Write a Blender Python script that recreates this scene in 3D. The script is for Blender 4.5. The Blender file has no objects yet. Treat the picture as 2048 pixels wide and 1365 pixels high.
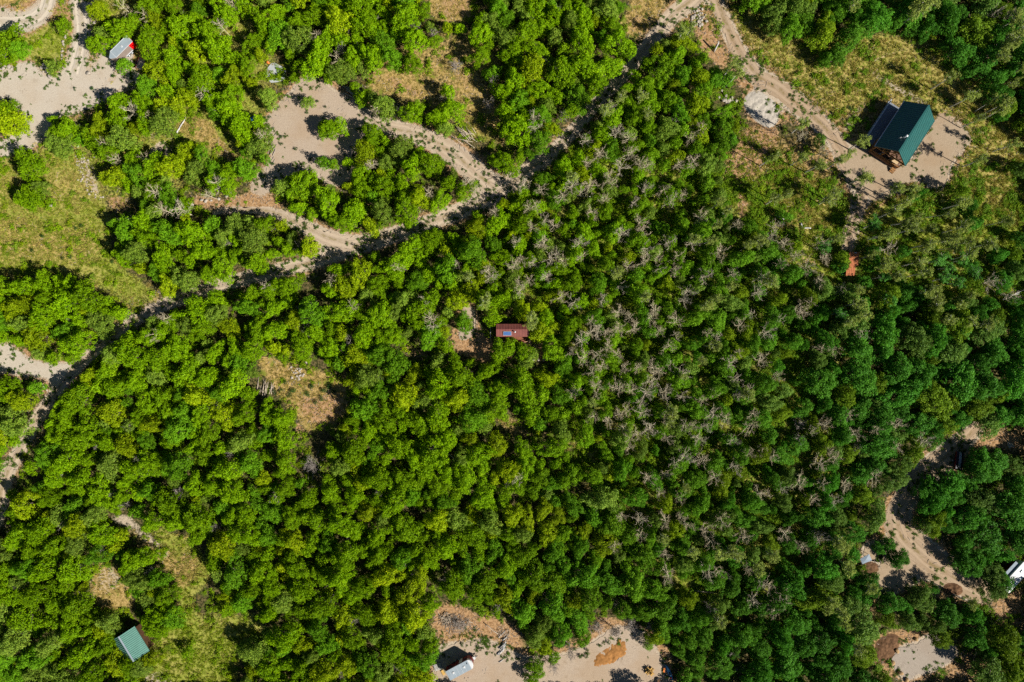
import bpy, bmesh, math, random
import numpy as np
from mathutils import Vector, Matrix, Euler
rng = np.random.default_rng(7)
random.seed(7)
scene = bpy.context.scene
COL = scene.collection
H = 136.0                      # camera height in metres above the clearing
F = 1365.33                    # focal length in photo pixels (24 mm lens, photo 2048 wide)

def P(px, py, z=0.0):
    """photo pixel -> point at height z in the world"""
    k = (H - z) / F
    return Vector(((px - 1024.0) * k, -(py - 682.5) * k, z))

def R(d): return math.radians(d)
def smooth(a, b, x):
    t = np.clip((x - a) / (b - a), 0, 1)
    return t * t * (3 - 2 * t)

# ------------------------------------------------------------------ objects
def tag(o, label=None, cat=None, group=None, kind=None):
    if label: o['label'] = label
    if cat: o['category'] = cat
    if group: o['group'] = group
    if kind: o['kind'] = kind
    return o

def thing(name, label, cat, loc=(0, 0, 0), rz=0.0, group=None):
    o = bpy.data.objects.new(name, None)
    o.empty_display_size = 0.3
    COL.objects.link(o)
    o.location = loc; o.rotation_euler = (0, 0, rz)
    return tag(o, label, cat, group)

class MB:
    """collects vertices and faces for one mesh"""
    def __init__(self): self.v = []; self.f = []; self.s = []
    def add(self, vs, fs, sm=False):
        n = len(self.v)
        self.v += [tuple(map(float, p)) for p in vs]
        self.f += [tuple(n + i for i in f) for f in fs]
        self.s += [sm] * len(fs)
        return self
    def box(self, c, s, rz=0.0, M=None):
        x, y, z = s[0] / 2, s[1] / 2, s[2] / 2
        vs = [Vector((a * x, b * y, d * z)) for d in (-1, 1) for a, b in ((-1, -1), (1, -1), (1, 1), (-1, 1))]
        m = M if M is not None else Matrix.Rotation(rz, 3, 'Z')
        c = Vector(c)
        vs = [m @ p + c for p in vs]
        return self.add(vs, [(3, 2, 1, 0), (4, 5, 6, 7), (0, 1, 5, 4), (1, 2, 6, 5), (2, 3, 7, 6), (3, 0, 4, 7)])
    def bar(self, a, b, w, h=None):
        """square beam from a to b"""
        a, b = Vector(a), Vector(b); h = h or w
        d = b - a; L = d.length
        q = d.to_track_quat('X', 'Z').to_matrix()
        return self.box((a + b) / 2, (L, w, h), M=q)
    def prism(self, poly, z0, z1):
        n = len(poly)
        A = sum(poly[i][0] * poly[(i + 1) % n][1] - poly[(i + 1) % n][0] * poly[i][1] for i in range(n))
        if A < 0: poly = poly[::-1]
        vs = [(p[0], p[1], z0) for p in poly] + [(p[0], p[1], z1) for p in poly]
        fs = [tuple(range(n - 1, -1, -1)), tuple(range(n, 2 * n))] + [(i, (i + 1) % n, n + (i + 1) % n, n + i) for i in range(n)]
        return self.add(vs, fs)
    def tube(self, pts, rad, n=6, cap=True, sm=True):
        pts = [Vector(p) for p in pts]
        base = len(self.v); m = len(pts)
        for i, p in enumerate(pts):
            d = (pts[min(i + 1, m - 1)] - pts[max(i - 1, 0)])
            if d.length < 1e-6: d = Vector((0, 0, 1))
            d.normalize()
            u = d.cross(Vector((0.31, 0.17, 0.93)))
            if u.length < 1e-3: u = d.cross(Vector((1, 0, 0)))
            u.normalize(); w = d.cross(u)
            r = rad[i] if hasattr(rad, '__len__') else rad
            for k in range(n):
                a = 2 * math.pi * k / n
                q = p + (u * math.cos(a) + w * math.sin(a)) * r
                self.v.append((q.x, q.y, q.z))
        for i in range(m - 1):
            for k in range(n):
                a = base + i * n + k; b = base + i * n + (k + 1) % n
                self.f.append((a, a + n, b + n, b)); self.s.append(sm)
        if cap:
            self.f.append(tuple(base + k for k in range(n))); self.s.append(False)
            self.f.append(tuple(base + (m - 1) * n + k for k in range(n - 1, -1, -1))); self.s.append(False)
        return self
    def mesh(self, name, mat=None):
        me = bpy.data.meshes.new(name)
        me.from_pydata(self.v, [], self.f)
        if mat: me.materials.append(mat)
        me.polygons.foreach_set('use_smooth', self.s)
        me.update()
        return me
    def build(self, name, mat, parent=None, loc=None, rot=None, bevel=0.0):
        o = bpy.data.objects.new(name, self.mesh(name, mat))
        COL.objects.link(o)
        if parent is not None: o.parent = parent
        if loc is not None: o.location = loc
        if rot is not None: o.rotation_euler = rot
        if bevel:
            b = o.modifiers.new('Bevel', 'BEVEL'); b.width = bevel; b.segments = 2; b.limit_method = 'ANGLE'
        return o

# ------------------------------------------------------------------ materials
def newmat(name):
    m = bpy.data.materials.new(name); m.use_nodes = True
    nt = m.node_tree; nt.nodes.clear()
    return m, nt, nt.nodes, nt.links

def simple(name, col, rough=0.7, var=0.15, scale=3.0, metal=0.0, bump=0.0, spec=0.3, stripes=None, col2=None):
    """one surface colour broken up by noise (weathering), optional ribs across one axis"""
    m, nt, N, L = newmat(name)
    out = N.new('ShaderNodeOutputMaterial'); b = N.new('ShaderNodeBsdfPrincipled')
    tc = N.new('ShaderNodeTexCoord'); nz = N.new('ShaderNodeTexNoise')
    nz.inputs['Scale'].default_value = scale; nz.inputs['Detail'].default_value = 6; nz.inputs['Roughness'].default_value = 0.65
    L.new(tc.outputs['Object'], nz.inputs['Vector'])
    mx = N.new('ShaderNodeMix'); mx.data_type = 'RGBA'
    c2 = col2 or tuple(c * (1 - 2.2 * var) for c in col)
    mx.inputs['A'].default_value = (*c2, 1); mx.inputs['B'].default_value = (*[min(1, c * (1 + var)) for c in col], 1)
    rp = N.new('ShaderNodeMapRange'); rp.inputs['From Min'].default_value = 0.3; rp.inputs['From Max'].default_value = 0.7
    L.new(nz.outputs['Fac'], rp.inputs['Value']); L.new(rp.outputs['Result'], mx.inputs['Factor'])
    L.new(mx.outputs['Result'], b.inputs['Base Color'])
    b.inputs['Roughness'].default_value = rough; b.inputs['Metallic'].default_value = metal
    b.inputs['Specular IOR Level'].default_value = spec
    if bump:
        bp = N.new('ShaderNodeBump'); bp.inputs['Strength'].default_value = bump; bp.inputs['Distance'].default_value = 0.05
        L.new(nz.outputs['Fac'], bp.inputs['Height']); L.new(bp.outputs['Normal'], b.inputs['Normal'])
    L.new(b.outputs['BSDF'], out.inputs['Surface'])
    return m

def leafmat(name, default=(0.1, 0.2, 0.012), trans=0.3):
    """leaf colour from the tree's own custom property leaf_col, varied from leaf to leaf"""
    m, nt, N, L = newmat(name)
    out = N.new('ShaderNodeOutputMaterial')
    at = N.new('ShaderNodeAttribute'); at.attribute_type = 'INSTANCER'; at.attribute_name = 'leaf_col'
    lv = N.new('ShaderNodeAttribute'); lv.attribute_type = 'GEOMETRY'; lv.attribute_name = 'lv'
    mul = N.new('ShaderNodeMix'); mul.data_type = 'RGBA'; mul.blend_type = 'MULTIPLY'; mul.inputs['Factor'].default_value = 1.0
    ramp = N.new('ShaderNodeValToRGB')
    e = ramp.color_ramp.elements
    e[0].position = 0.0; e[0].color = (0.55, 0.62, 0.6, 1)
    e[1].position = 1.0; e[1].color = (1.55, 1.35, 1.2, 1)
    k = e.new(0.5); k.color = (0.95, 1.0, 0.9, 1)
    L.new(lv.outputs['Fac'], ramp.inputs['Fac'])
    L.new(at.outputs['Color'], mul.inputs['A']); L.new(ramp.outputs['Color'], mul.inputs['B'])
    b = N.new('ShaderNodeBsdfPrincipled'); b.inputs['Roughness'].default_value = 0.55; b.inputs['Specular IOR Level'].default_value = 0.07
    L.new(mul.outputs['Result'], b.inputs['Base Color'])
    t = N.new('ShaderNodeBsdfTranslucent')
    tm = N.new('ShaderNodeMix'); tm.data_type = 'RGBA'; tm.blend_type = 'MULTIPLY'; tm.inputs['Factor'].default_value = 1.0
    tm.inputs['B'].default_value = (1.25, 1.3, 0.5, 1)
    L.new(mul.outputs['Result'], tm.inputs['A']); L.new(tm.outputs['Result'], t.inputs['Color'])
    mix = N.new('ShaderNodeMixShader'); mix.inputs['Fac'].default_value = trans
    L.new(b.outputs['BSDF'], mix.inputs[1]); L.new(t.outputs['BSDF'], mix.inputs[2])
    L.new(mix.outputs['Shader'], out.inputs['Surface'])
    return m

M = {}
M['leaf'] = leafmat('oak_leaf')
M['aspen_leaf'] = leafmat('aspen_leaf', trans=0.22)
M['grass_blade'] = leafmat('grass_blade', trans=0.25)
M['bark'] = simple('oak_bark', (0.16, 0.125, 0.10), 0.9, 0.25, 6, bump=0.4, spec=0.1)
M['aspen_bark'] = simple('aspen_bark', (0.60, 0.57, 0.50), 0.8, 0.16, 2.2, bump=0.2, spec=0.15)
M['bare_wood'] = simple('bare_aspen_wood', (0.58, 0.50, 0.345), 0.85, 0.14, 1.2, spec=0.1)
M['twig_tan'] = simple('tan_twig', (0.52, 0.42, 0.26), 0.85, 0.18, 1.5, spec=0.1)
M['twig_grey'] = simple('grey_twig', (0.54, 0.46, 0.36), 0.85, 0.18, 1.5, spec=0.1)
M['twig_lilac'] = simple('weathered_twig', (0.34, 0.295, 0.255), 0.85, 0.2, 2, spec=0.1)
M['rock'] = simple('pale_rock', (0.42, 0.365, 0.30), 0.9, 0.2, 3, bump=0.5, spec=0.15)
M['rock_tan'] = simple('tan_sandstone', (0.45, 0.29, 0.14), 0.9, 0.15, 2.5, bump=0.4, spec=0.15)
M['log'] = simple('peeled_log', (0.50, 0.41, 0.31), 0.85, 0.2, 4, bump=0.3, spec=0.1)
M['log_grey'] = simple('silver_log', (0.55, 0.53, 0.50), 0.85, 0.2, 4, bump=0.3, spec=0.1)
M['timber'] = simple('orange_stained_timber', (0.36, 0.17, 0.055), 0.7, 0.2, 5, spec=0.2)
M['lumber'] = simple('new_lumber', (0.56, 0.40, 0.22), 0.75, 0.12, 4, spec=0.2)
M['deckwood'] = simple('brown_deck_board', (0.20, 0.11, 0.07), 0.8, 0.2, 5, spec=0.2)
M['wallwood'] = simple('dark_log_wall', (0.12, 0.06, 0.03), 0.8, 0.2, 3, spec=0.2)
M['redwall'] = simple('red_brown_siding', (0.27, 0.10, 0.055), 0.8, 0.2, 3, spec=0.2)
M['teal_roof'] = simple('teal_metal_roof', (0.010, 0.088, 0.080), 0.42, 0.06, 0.8, spec=0.5)
M['green_roof'] = simple('faded_green_metal_roof', (0.10, 0.24, 0.19), 0.5, 0.07, 1.2, spec=0.4)
M['red_roof'] = simple('red_metal_roof', (0.22, 0.07, 0.055), 0.5, 0.10, 1.5, spec=0.4)
M['rust_roof'] = simple('rusty_orange_roof', (0.45, 0.15, 0.06), 0.75, 0.12, 2.5, spec=0.2)
M['white'] = simple('white_paint', (0.62, 0.62, 0.61), 0.5, 0.04, 2, spec=0.4)
M['grey_metal'] = simple('grey_sheet_metal', (0.29, 0.34, 0.37), 0.45, 0.06, 1.2, spec=0.4)
M['pale_trim'] = simple('pale_metal_trim', (0.55, 0.57, 0.59), 0.4, 0.05, 2, spec=0.5)
M['brown_panel'] = simple('brown_trailer_panel', (0.25, 0.195, 0.165), 0.5, 0.06, 1, spec=0.4)
M['red_paint'] = simple('bright_red_panel', (0.75, 0.004, 0.006), 0.45, 0.03, 1, spec=0.3)
M['dark_red'] = simple('dark_red_siding', (0.16, 0.018, 0.02), 0.5, 0.06, 1, spec=0.3)
M['black'] = simple('black_rubber', (0.02, 0.02, 0.022), 0.7, 0.2, 4, spec=0.3)
M['dark_metal'] = simple('dark_steel', (0.06, 0.06, 0.065), 0.5, 0.2, 4, metal=0.4)
M['glass'] = simple('dark_glazing', (0.02, 0.03, 0.04), 0.12, 0.1, 2, spec=0.6)
M['panel_blue'] = simple('solar_cell', (0.015, 0.10, 0.33), 0.25, 0.15, 8, spec=0.5)
M['blue_plastic'] = simple('blue_plastic', (0.02, 0.17, 0.55), 0.4, 0.06, 3)
M['teal_plastic'] = simple('teal_sheet', (0.05, 0.20, 0.21), 0.45, 0.2, 4)
M['kayak_blue'] = simple('kayak_blue', (0.02, 0.13, 0.50), 0.35, 0.06, 3, col2=(0.05, 0.35, 0.6))
M['kayak_pale'] = simple('kayak_pale_blue', (0.25, 0.55, 0.75), 0.35, 0.08, 3)
M['orange'] = simple('orange_plastic', (0.75, 0.20, 0.03), 0.5, 0.08, 3)
M['yellow_wood'] = simple('golden_wood', (0.55, 0.33, 0.09), 0.7, 0.12, 3)
M['tarp'] = simple('slate_tarp', (0.17, 0.22, 0.27), 0.55, 0.12, 2, bump=0.3)
M['concrete'] = simple('pale_concrete', (0.40, 0.42, 0.42), 0.85, 0.07, 1.2, bump=0.2)
M['trailer_deck'] = simple('pale_trailer_boards', (0.44, 0.37, 0.30), 0.8, 0.10, 4)
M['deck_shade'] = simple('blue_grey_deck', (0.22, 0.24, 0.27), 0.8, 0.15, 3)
M['navy_fabric'] = simple('navy_fabric', (0.03, 0.05, 0.12), 0.8, 0.1, 3)
M['pink_fabric'] = simple('pale_pink_fabric', (0.6, 0.35, 0.38), 0.8, 0.1, 3)
# ------------------------------------------------------------------ ground cover map (what grows or lies where)
GX0, GX1, GY0, GY1, GS = -132.0, 132.0, -94.0, 94.0, 0.4
gx = np.arange(GX0, GX1 + GS / 2, GS); gy = np.arange(GY0, GY1 + GS / 2, GS)
NX, NY = len(gx), len(gy)
KX, KY = np.meshgrid(gx, gy)                       # [NY, NX]
K0 = H / F
PXX = KX / K0 + 1024.0; PYY = -KY / K0 + 682.5      # photo pixel of each ground node

def pip(poly, X, Y):
    inside = np.zeros(X.shape, bool); n = len(poly)
    for i in range(n):
        x1, y1 = poly[i]; x2, y2 = poly[(i + 1) % n]
        if y1 == y2: continue
        c = ((y1 > Y) != (y2 > Y)) & (X < (x2 - x1) * (Y - y1) / (y2 - y1) + x1)
        inside ^= c
    return inside

def blur(a, r):
    k = int(max(1, round(r / GS)))
    for _ in range(2):
        for ax in (0, 1):
            p = np.pad(a, [(k, k) if i == ax else (0, 0) for i in (0, 1)], mode='edge')
            c = np.cumsum(p, axis=ax)
            z = np.zeros_like(np.take(c, [0], axis=ax))
            c = np.concatenate([z, c], axis=ax)
            n = a.shape[ax]
            a = (np.take(c, np.arange(2 * k + 1, 2 * k + 1 + n), axis=ax) - np.take(c, np.arange(0, n), axis=ax)) / (2 * k + 1)
    return a

def ribbon_poly(pts):
    """(x, y, half width) in photo pixels -> outline"""
    l, r = [], []
    n = len(pts)
    for i, (x, y, w) in enumerate(pts):
        a = pts[max(0, i - 1)]; b = pts[min(n - 1, i + 1)]
        dx, dy = b[0] - a[0], b[1] - a[1]; d = math.hypot(dx, dy) or 1
        l.append((x - dy / d * w, y + dx / d * w)); r.append((x + dy / d * w, y - dx / d * w))
    return l + r[::-1]

# roads as centre lines (photo pixels, half width), yards as outlines
ROADS = {
 'main': [(1425, -40, 19), (1392, -5, 16), (1345, 32, 13), (1300, 85, 11), (1265, 130, 9), (1228, 172, 9), (1188, 212, 9), (1150, 258, 9), (1100, 310, 11), (1045, 350, 17), (985, 395, 15), (905, 428, 12), (830, 457, 12), (765, 476, 13), (700, 497, 14), (640, 520, 11), (560, 542, 10), (490, 557, 10), (420, 577, 10), (350, 601, 10), (290, 627, 9), (235, 663, 9), (180, 712, 9), (140, 745, 9), (104, 795, 9), (82, 824, 9), (58, 868, 10), (40, 900, 10), (14, 945, 11), (0, 1000, 12), (-12, 1060, 12)],
 'loop': [(-20, 40, 26), (20, 46, 22), (50, 44, 19), (76, 33, 18), (92, 14, 16), (99, -20, 14)],
 'north': [(160, -20, 21), (163, 20, 18), (165, 60, 14), (160, 100, 16), (150, 140, 22), (140, 180, 28)],
 'branch': [(690, 218, 22), (760, 250, 11), (820, 266, 15), (870, 284, 16), (915, 314, 19), (955, 348, 21), (990, 375, 18)],
 'lower': [(425, 424, 6), (470, 420, 6), (520, 421, 7), (560, 430, 8), (592, 445, 10), (625, 462, 12), (665, 480, 14), (705, 488, 16)],
 'right': [(1424, -25, 10), (1434, 5, 10), (1450, 45, 11), (1470, 88, 13), (1492, 125, 15), (1520, 155, 16), (1560, 180, 18), (1600, 212, 20), (1640, 246, 16), (1672, 282, 15), (1690, 318, 16), (1712, 352, 20), (1724, 390, 12), (1712, 430, 13), (1700, 470, 12), (1694, 503, 11)],
 'east': [(1965, 845, 10), (1938, 872, 14), (1900, 908, 24), (1860, 938, 24), (1818, 985, 20), (1795, 1030, 21), (1805, 1075, 32), (1850, 1118, 34), (1900, 1150, 28), (1950, 1178, 26), (1985, 1192, 14)],
}
YARDS = {
 'northwest': [(-20, 152), (30, 132), (58, 122), (78, 142), (102, 158), (126, 150), (168, 152), (187, 140), (202, 112), (216, 84), (240, 84), (270, 112), (252, 126), (232, 142), (212, 164), (225, 165), (246, 143), (262, 136), (282, 150), (278, 166), (258, 178), (236, 178), (216, 198), (190, 212), (150, 226), (115, 232), (98, 240), (100, 258), (92, 272), (74, 288), (44, 302), (18, 313), (-20, 312), (-20, 288), (30, 276), (48, 258), (56, 244), (50, 226), (34, 210), (12, 212), (-20, 206)],
 'plaza': [(590, 178), (598, 160), (622, 155), (642, 164), (662, 176), (692, 200), (714, 216), (716, 230), (738, 238), (740, 262), (716, 272), (700, 292), (716, 322), (706, 345), (688, 368), (668, 374), (640, 356), (634, 345), (614, 340), (590, 346), (562, 350), (548, 372), (538, 386), (512, 388), (497, 378), (520, 350), (544, 322), (550, 300), (544, 276), (528, 250), (540, 232), (556, 214), (574, 192)],
 'west': [(-20, 688), (26, 690), (36, 706), (62, 722), (102, 728), (140, 726), (140, 742), (116, 764), (96, 756), (66, 750), (36, 748), (-20, 740)],
 'cabin': [(1700, 296), (1722, 300), (1758, 306), (1800, 338), (1815, 330), (1874, 236), (1884, 226), (1902, 236), (1932, 262), (1946, 282), (1922, 300), (1902, 330), (1896, 352), (1888, 380), (1868, 378), (1840, 358), (1802, 366), (1776, 396), (1740, 402), (1710, 372), (1690, 346), (1694, 316)],
 'south': [(866, 1390), (874, 1300), (886, 1286), (904, 1290), (962, 1280), (992, 1285), (1012, 1300), (1034, 1312), (1066, 1318), (1100, 1312), (1132, 1312), (1152, 1300), (1182, 1290), (1202, 1274), (1224, 1258), (1248, 1254), (1290, 1264), (1302, 1282), (1314, 1304), (1330, 1336), (1350, 1390)],
 'pad': [(1787, 1306), (1818, 1288), (1832, 1290), (1852, 1270), (1868, 1266), (1882, 1284), (1906, 1290), (1916, 1302), (1906, 1320), (1872, 1340), (1832, 1352), (1812, 1364), (1792, 1342), (1784, 1322)],
 'turnout': [(1752, 1158), (1762, 1120), (1780, 1092), (1760, 1086), (1732, 1082), (1724, 1108), (1740, 1128), (1772, 1104), (1800, 1100), (1830, 1140), (1838, 1168), (1800, 1180), (1768, 1196), (1752, 1200)],
 'shedpath': [(924, 614), (942, 608), (950, 636), (948, 664), (930, 684), (914, 672), (930, 646)],
 'gravelspill': [(1488, 196), (1514, 182), (1538, 198), (1556, 214), (1556, 244), (1536, 256), (1512, 238), (1492, 218)],
 'smallgravel': [(298, 304), (318, 288), (342, 286), (346, 302), (330, 314), (306, 316)],
}
# ground cover areas: (channel, strength, feather m, polygon); channels: 0 straw, 1 green grass, 2 gravel dust, 3 bare soil
COVER = [
 (1, .9, 3, [(-60, 305), (20, 318), (100, 290), (180, 300), (215, 400), (225, 520), (290, 570), (335, 600), (280, 622), (200, 575), (140, 555), (90, 548), (30, 550), (-60, 560)]),
 (0, .55, 4, [(-60, 400), (40, 420), (110, 440), (215, 420), (222, 520), (150, 545), (60, 545), (-60, 540)]),
 (0, .55, 6, [(-40, 310), (20, 320), (180, 310), (214, 420), (60, 440), (-40, 430)]),
 (2, .5, 1.5, [(130, 520), (155, 500), (190, 492), (200, 505), (170, 520)]),
 (2, .7, 1.0, [(155, 320), (182, 318), (196, 370), (205, 395), (185, 392), (165, 360)]),
 (1, .9, 1.5, [(30, 66), (80, 54), (110, 30), (118, -10), (148, -10), (150, 80), (130, 120), (108, 152), (80, 140), (60, 118), (30, 128), (0, 150), (-40, 150), (-40, 70)]),
 (0, .8, 2, [(-30, -40), (86, -40), (80, 6), (60, 24), (34, 31), (10, 26), (-30, 8)]),
 (1, .7, 2, [(182, -30), (260, -30), (270, 20), (240, 60), (210, 84), (200, 110), (186, 138), (172, 148), (170, 110), (180, 50)]),
 (3, .8, 1, [(208, 166), (240, 140), (262, 118), (276, 120), (262, 134), (240, 148), (222, 164)]),
 (0, .7, 1.2, [(118, 232), (180, 216), (215, 200), (222, 215), (190, 238), (150, 245)]),
 (3, .5, 1.5, [(20, 316), (70, 292), (98, 262), (112, 275), (96, 300), (50, 318)]),
 # ochre strip and brown glade in the upper left wood
 (0, 1.0, 1.0, [(356, 244), (408, 236), (424, 250), (436, 272), (470, 308), (468, 326), (440, 312), (400, 280), (362, 274)]),
 (3, .8, 1.0, [(424, 268), (470, 306), (468, 328), (446, 314)]),
 (3, .9, 1.2, [(384, 388), (440, 400), (490, 386), (520, 384), (575, 404), (570, 420), (520, 418), (470, 418), (400, 420), (384, 408)]),
 (3, .6, 1.5, [(205, 385), (265, 392), (270, 420), (235, 430), (215, 420)]),
 # brown meadow openings in the upper middle
 (0, 1.0, 1.5, [(850, -40), (950, -40), (955, 20), (935, 45), (890, 48), (862, 30)]), (3, .5, 1.5, [(870, -20), (950, -20), (945, 40), (880, 46)]),
 (0, .9, 1.5, [(725, 140), (780, 130), (860, 165), (880, 190), (860, 205), (800, 200), (740, 180)]), (3, .6, 1.5, [(750, 138), (790, 150), (870, 190), (850, 202), (790, 190)]),
 (0, .9, 1.5, [(850, 115), (900, 118), (955, 140), (965, 180), (1000, 225), (1005, 260), (960, 270), (925, 250), (930, 200), (905, 170), (860, 140)]), (3, .5, 1.2, [(890, 130), (945, 142), (955, 190), (985, 225), (960, 232), (930, 190)]),
 (1, .8, 1.5, [(905, 230), (960, 240), (1000, 270), (985, 290), (950, 280), (915, 262)]),
 # beside the shadowed road, upper right
 (0, .8, 1.5, [(1245, -30), (1330, -30), (1330, 30), (1290, 75), (1250, 75), (1235, 50), (1262, 10)]), (3, .5, 1.5, [(1250, 20), (1320, 20), (1290, 75), (1250, 70)]),
 (3, .9, 1.5, [(1355, 30), (1420, 30), (1445, 90), (1460, 130), (1440, 140), (1400, 100), (1390, 60)]), (1, .6, 1.5, [(1370, 0), (1430, 0), (1450, 70), (1400, 70)]),
 (0, .50, 2, [(1432, -20), (1490, 20), (1560, 40), (1640, 70), (1720, 70), (1830, 50), (1930, 90), (1990, 200), (2060, 250), (2060, 460), (1960, 420), (1900, 400), (1840, 380), (1780, 420), (1720, 440), (1650, 470), (1560, 470), (1500, 430), (1510, 330), (1560, 270), (1640, 260), (1560, 180), (1480, 100)]),
 (1, .8, 3, [(1440, 0), (1500, 20), (1600, 60), (1720, 70), (1840, 60), (1930, 110), (1990, 200), (2060, 260), (2060, 640), (1900, 640), (1780, 560), (1700, 560), (1560, 480), (1600, 400), (1700, 420), (1800, 400), (1880, 300), (1780, 190), (1640, 260), (1560, 190), (1470, 90)]),
 (3, .9, 2, [(1445, 90), (1500, 130), (1560, 185), (1600, 225), (1560, 215), (1520, 175), (1485, 190), (1460, 140)]),
 (3, 1.0, 2, [(1480, 270), (1530, 230), (1560, 260), (1540, 330), (1510, 360), (1440, 360), (1450, 330)]), (3, .8, 1, [(1470, 340), (1492, 345), (1500, 400), (1495, 440), (1478, 440), (1472, 390)]),
 (3, .45, 3, [(1560, 250), (1660, 290), (1690, 350), (1600, 370), (1540, 330)]),
 (3, .6, 2, [(1635, 176), (1660, 160), (1690, 132), (1720, 120), (1730, 138), (1690, 150), (1670, 175), (1640, 190)]),
 (2, .8, .8, [(1730, 142), (1745, 142), (1780, 160), (1830, 190), (1860, 210), (1850, 216), (1800, 190), (1765, 165)]),
 (2, .6, .8, [(1735, 120), (1790, 98), (1850, 90), (1860, 98), (1800, 106), (1745, 126)]),
 (2, .6, 1.5, [(1700, 215), (1730, 200), (1745, 200), (1690, 280), (1680, 260)]),
 (2, .5, 1.5, [(1880, 200), (1925, 230), (1985, 270), (1975, 290), (1940, 265), (1890, 230)]),
 (3, .5, 3, [(1580, 510), (1660, 505), (1672, 530), (1600, 540)]), (3, .8, 1.5, [(1590, 515), (1655, 520), (1650, 532), (1595, 530)]),
 (3, .4, 3, [(1880, 470), (1990, 480), (2000, 560), (1900, 540)]),
 # glade in the middle left
 (0, 1.0, 1.5, [(515, 708), (545, 715), (585, 735), (640, 742), (690, 760), (700, 800), (690, 832), (650, 865), (612, 862), (592, 830), (566, 792), (542, 768), (524, 742)]),
 (3, .7, 1.5, [(600, 790), (690, 780), (688, 830), (650, 860), (615, 850), (590, 812)]), (3, .9, .8, [(590, 835), (608, 860), (606, 878), (592, 868)]),
 (1, .5, 2, [(540, 740), (600, 745), (650, 770), (620, 800), (570, 790)]),
 # lower left
 (2, .8, 1.2, [(215, 1030), (258, 1030), (285, 1058), (330, 1092), (352, 1120), (330, 1118), (292, 1090), (268, 1062), (226, 1046)]),
 (0, .8, 1.5, [(250, 1050), (340, 1098), (400, 1110), (395, 1150), (365, 1185), (335, 1150), (300, 1105), (262, 1072)]),
 (1, .9, 1.5, [(300, 1050), (380, 1080), (415, 1120), (420, 1160), (380, 1200), (400, 1240), (370, 1260), (345, 1150), (330, 1110)]),
 (0, .9, 1.5, [(186, 1140), (212, 1128), (262, 1160), (262, 1215), (240, 1225), (180, 1205)]), (2, .5, 1.0, [(196, 1130), (222, 1128), (258, 1165), (240, 1175), (202, 1195), (190, 1170)]),
 (1, 1.0, 2, [(300, 1290), (340, 1250), (400, 1230), (470, 1235), (520, 1225), (530, 1270), (480, 1290), (470, 1390), (280, 1390)]),
 (2, .6, 1.5, [(278, 1345), (318, 1338), (350, 1356), (350, 1390), (270, 1390)]), (0, .5, 2, [(440, 1280), (472, 1300), (466, 1350), (430, 1320)]),
 # round the south yard
 (3, 1.0, 2, [(868, 1210), (900, 1205), (960, 1232), (1010, 1240), (1040, 1260), (1050, 1310), (1000, 1296), (940, 1280), (880, 1285), (864, 1250)]),
 (3, .8, 1.5, [(1090, 1310), (1180, 1260), (1190, 1225), (1250, 1240), (1320, 1260), (1345, 1300), (1350, 1350), (1310, 1300), (1220, 1255), (1150, 1310)]),
 (0, .5, 2, [(900, 1260), (1010, 1270), (1000, 1290), (900, 1285)]),
 # lower right
 (3, .9, 1.5, [(1735, 1085), (1765, 1070), (1790, 1100), (1770, 1150), (1745, 1145), (1715, 1120)]),
 (3, .59, 2, [(1690, 1205), (1780, 1180), (1870, 1160), (1930, 1165), (1935, 1200), (1860, 1215), (1760, 1240), (1720, 1230)]),
 (3, 1.0, 1.5, [(1750, 1270), (1800, 1262), (1860, 1255), (1850, 1272), (1790, 1305), (1780, 1330), (1800, 1365), (1770, 1350), (1745, 1320)]),
 (3, .59, 2, [(1905, 1295), (1990, 1300), (1980, 1370), (1850, 1375), (1870, 1340)]),
 (3, .59, 2, [(1960, 1200), (2060, 1160), (2060, 1290), (1990, 1260)]),
 (3, .7, 2, [(1905, 845), (1990, 850), (2060, 860), (2060, 910), (1980, 900), (1900, 920)]),
 # round the solar shed
 (3, 1.0, 1.5, [(910, 610), (950, 604), (960, 650), (985, 690), (1060, 690), (1100, 700), (1095, 730), (1060, 712), (980, 730), (900, 700)]), (3, .9, 1.2, [(1060, 685), (1098, 692), (1088, 725), (1072, 715)]),
 (3, .6, 2, [(1024, 830), (1050, 840), (1052, 880), (1024, 885)]), (0, .6, 1.5, [(995, 825), (1055, 838), (1050, 884), (1000, 860)]),
 (3, .6, 1.5, [(800, 680), (850, 700), (868, 720), (840, 725), (810, 705)]),
]
COVER += [(1, 1.0, 3, [(1480, 250), (1700, 400), (1800, 390), (1900, 370), (2090, 280), (2090, 650), (1960, 640), (1860, 610), (1760, 585), (1640, 570), (1540, 550), (1470, 490)]), (1, .59, 4, [(1000, 330), (1330, 250), (1500, 330), (1600, 480), (1800, 570), (1640, 800), (1720, 980), (1600, 1150), (1440, 1290), (1330, 1200), (1240, 1010), (1130, 920), (1110, 680), (1000, 560)])]
COVER += [(1, .57, 4, [(180, -30), (560, -30), (560, 330), (220, 430), (100, 260), (220, 160)]), (0, .57, 4, [(700, 60), (1010, 60), (1060, 330), (900, 260), (720, 180)]), (1, .5, 4, [(-40, 300), (40, 560), (240, 640), (130, 720), (-40, 690)])]
W = np.zeros((4, NY, NX))
for ch, st, fe, poly in COVER:
    W[ch] = np.maximum(W[ch], st * blur(pip(poly, PXX, PYY).astype(float), fe * 0.6))
roadmask = np.zeros((NY, NX), bool)
for k, pts in ROADS.items(): roadmask |= pip(ribbon_poly(pts), PXX, PYY)
for k, poly in YARDS.items(): roadmask |= pip(poly, PXX, PYY)
W[2] = np.maximum(W[2], 0.85 * smooth(0.05, 0.6, blur(roadmask.astype(float), 1.2)))
W[3] = np.maximum(W[3], 0.75 * smooth(0.02, 0.45, blur(roadmask.astype(float), 2.2)))

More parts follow.
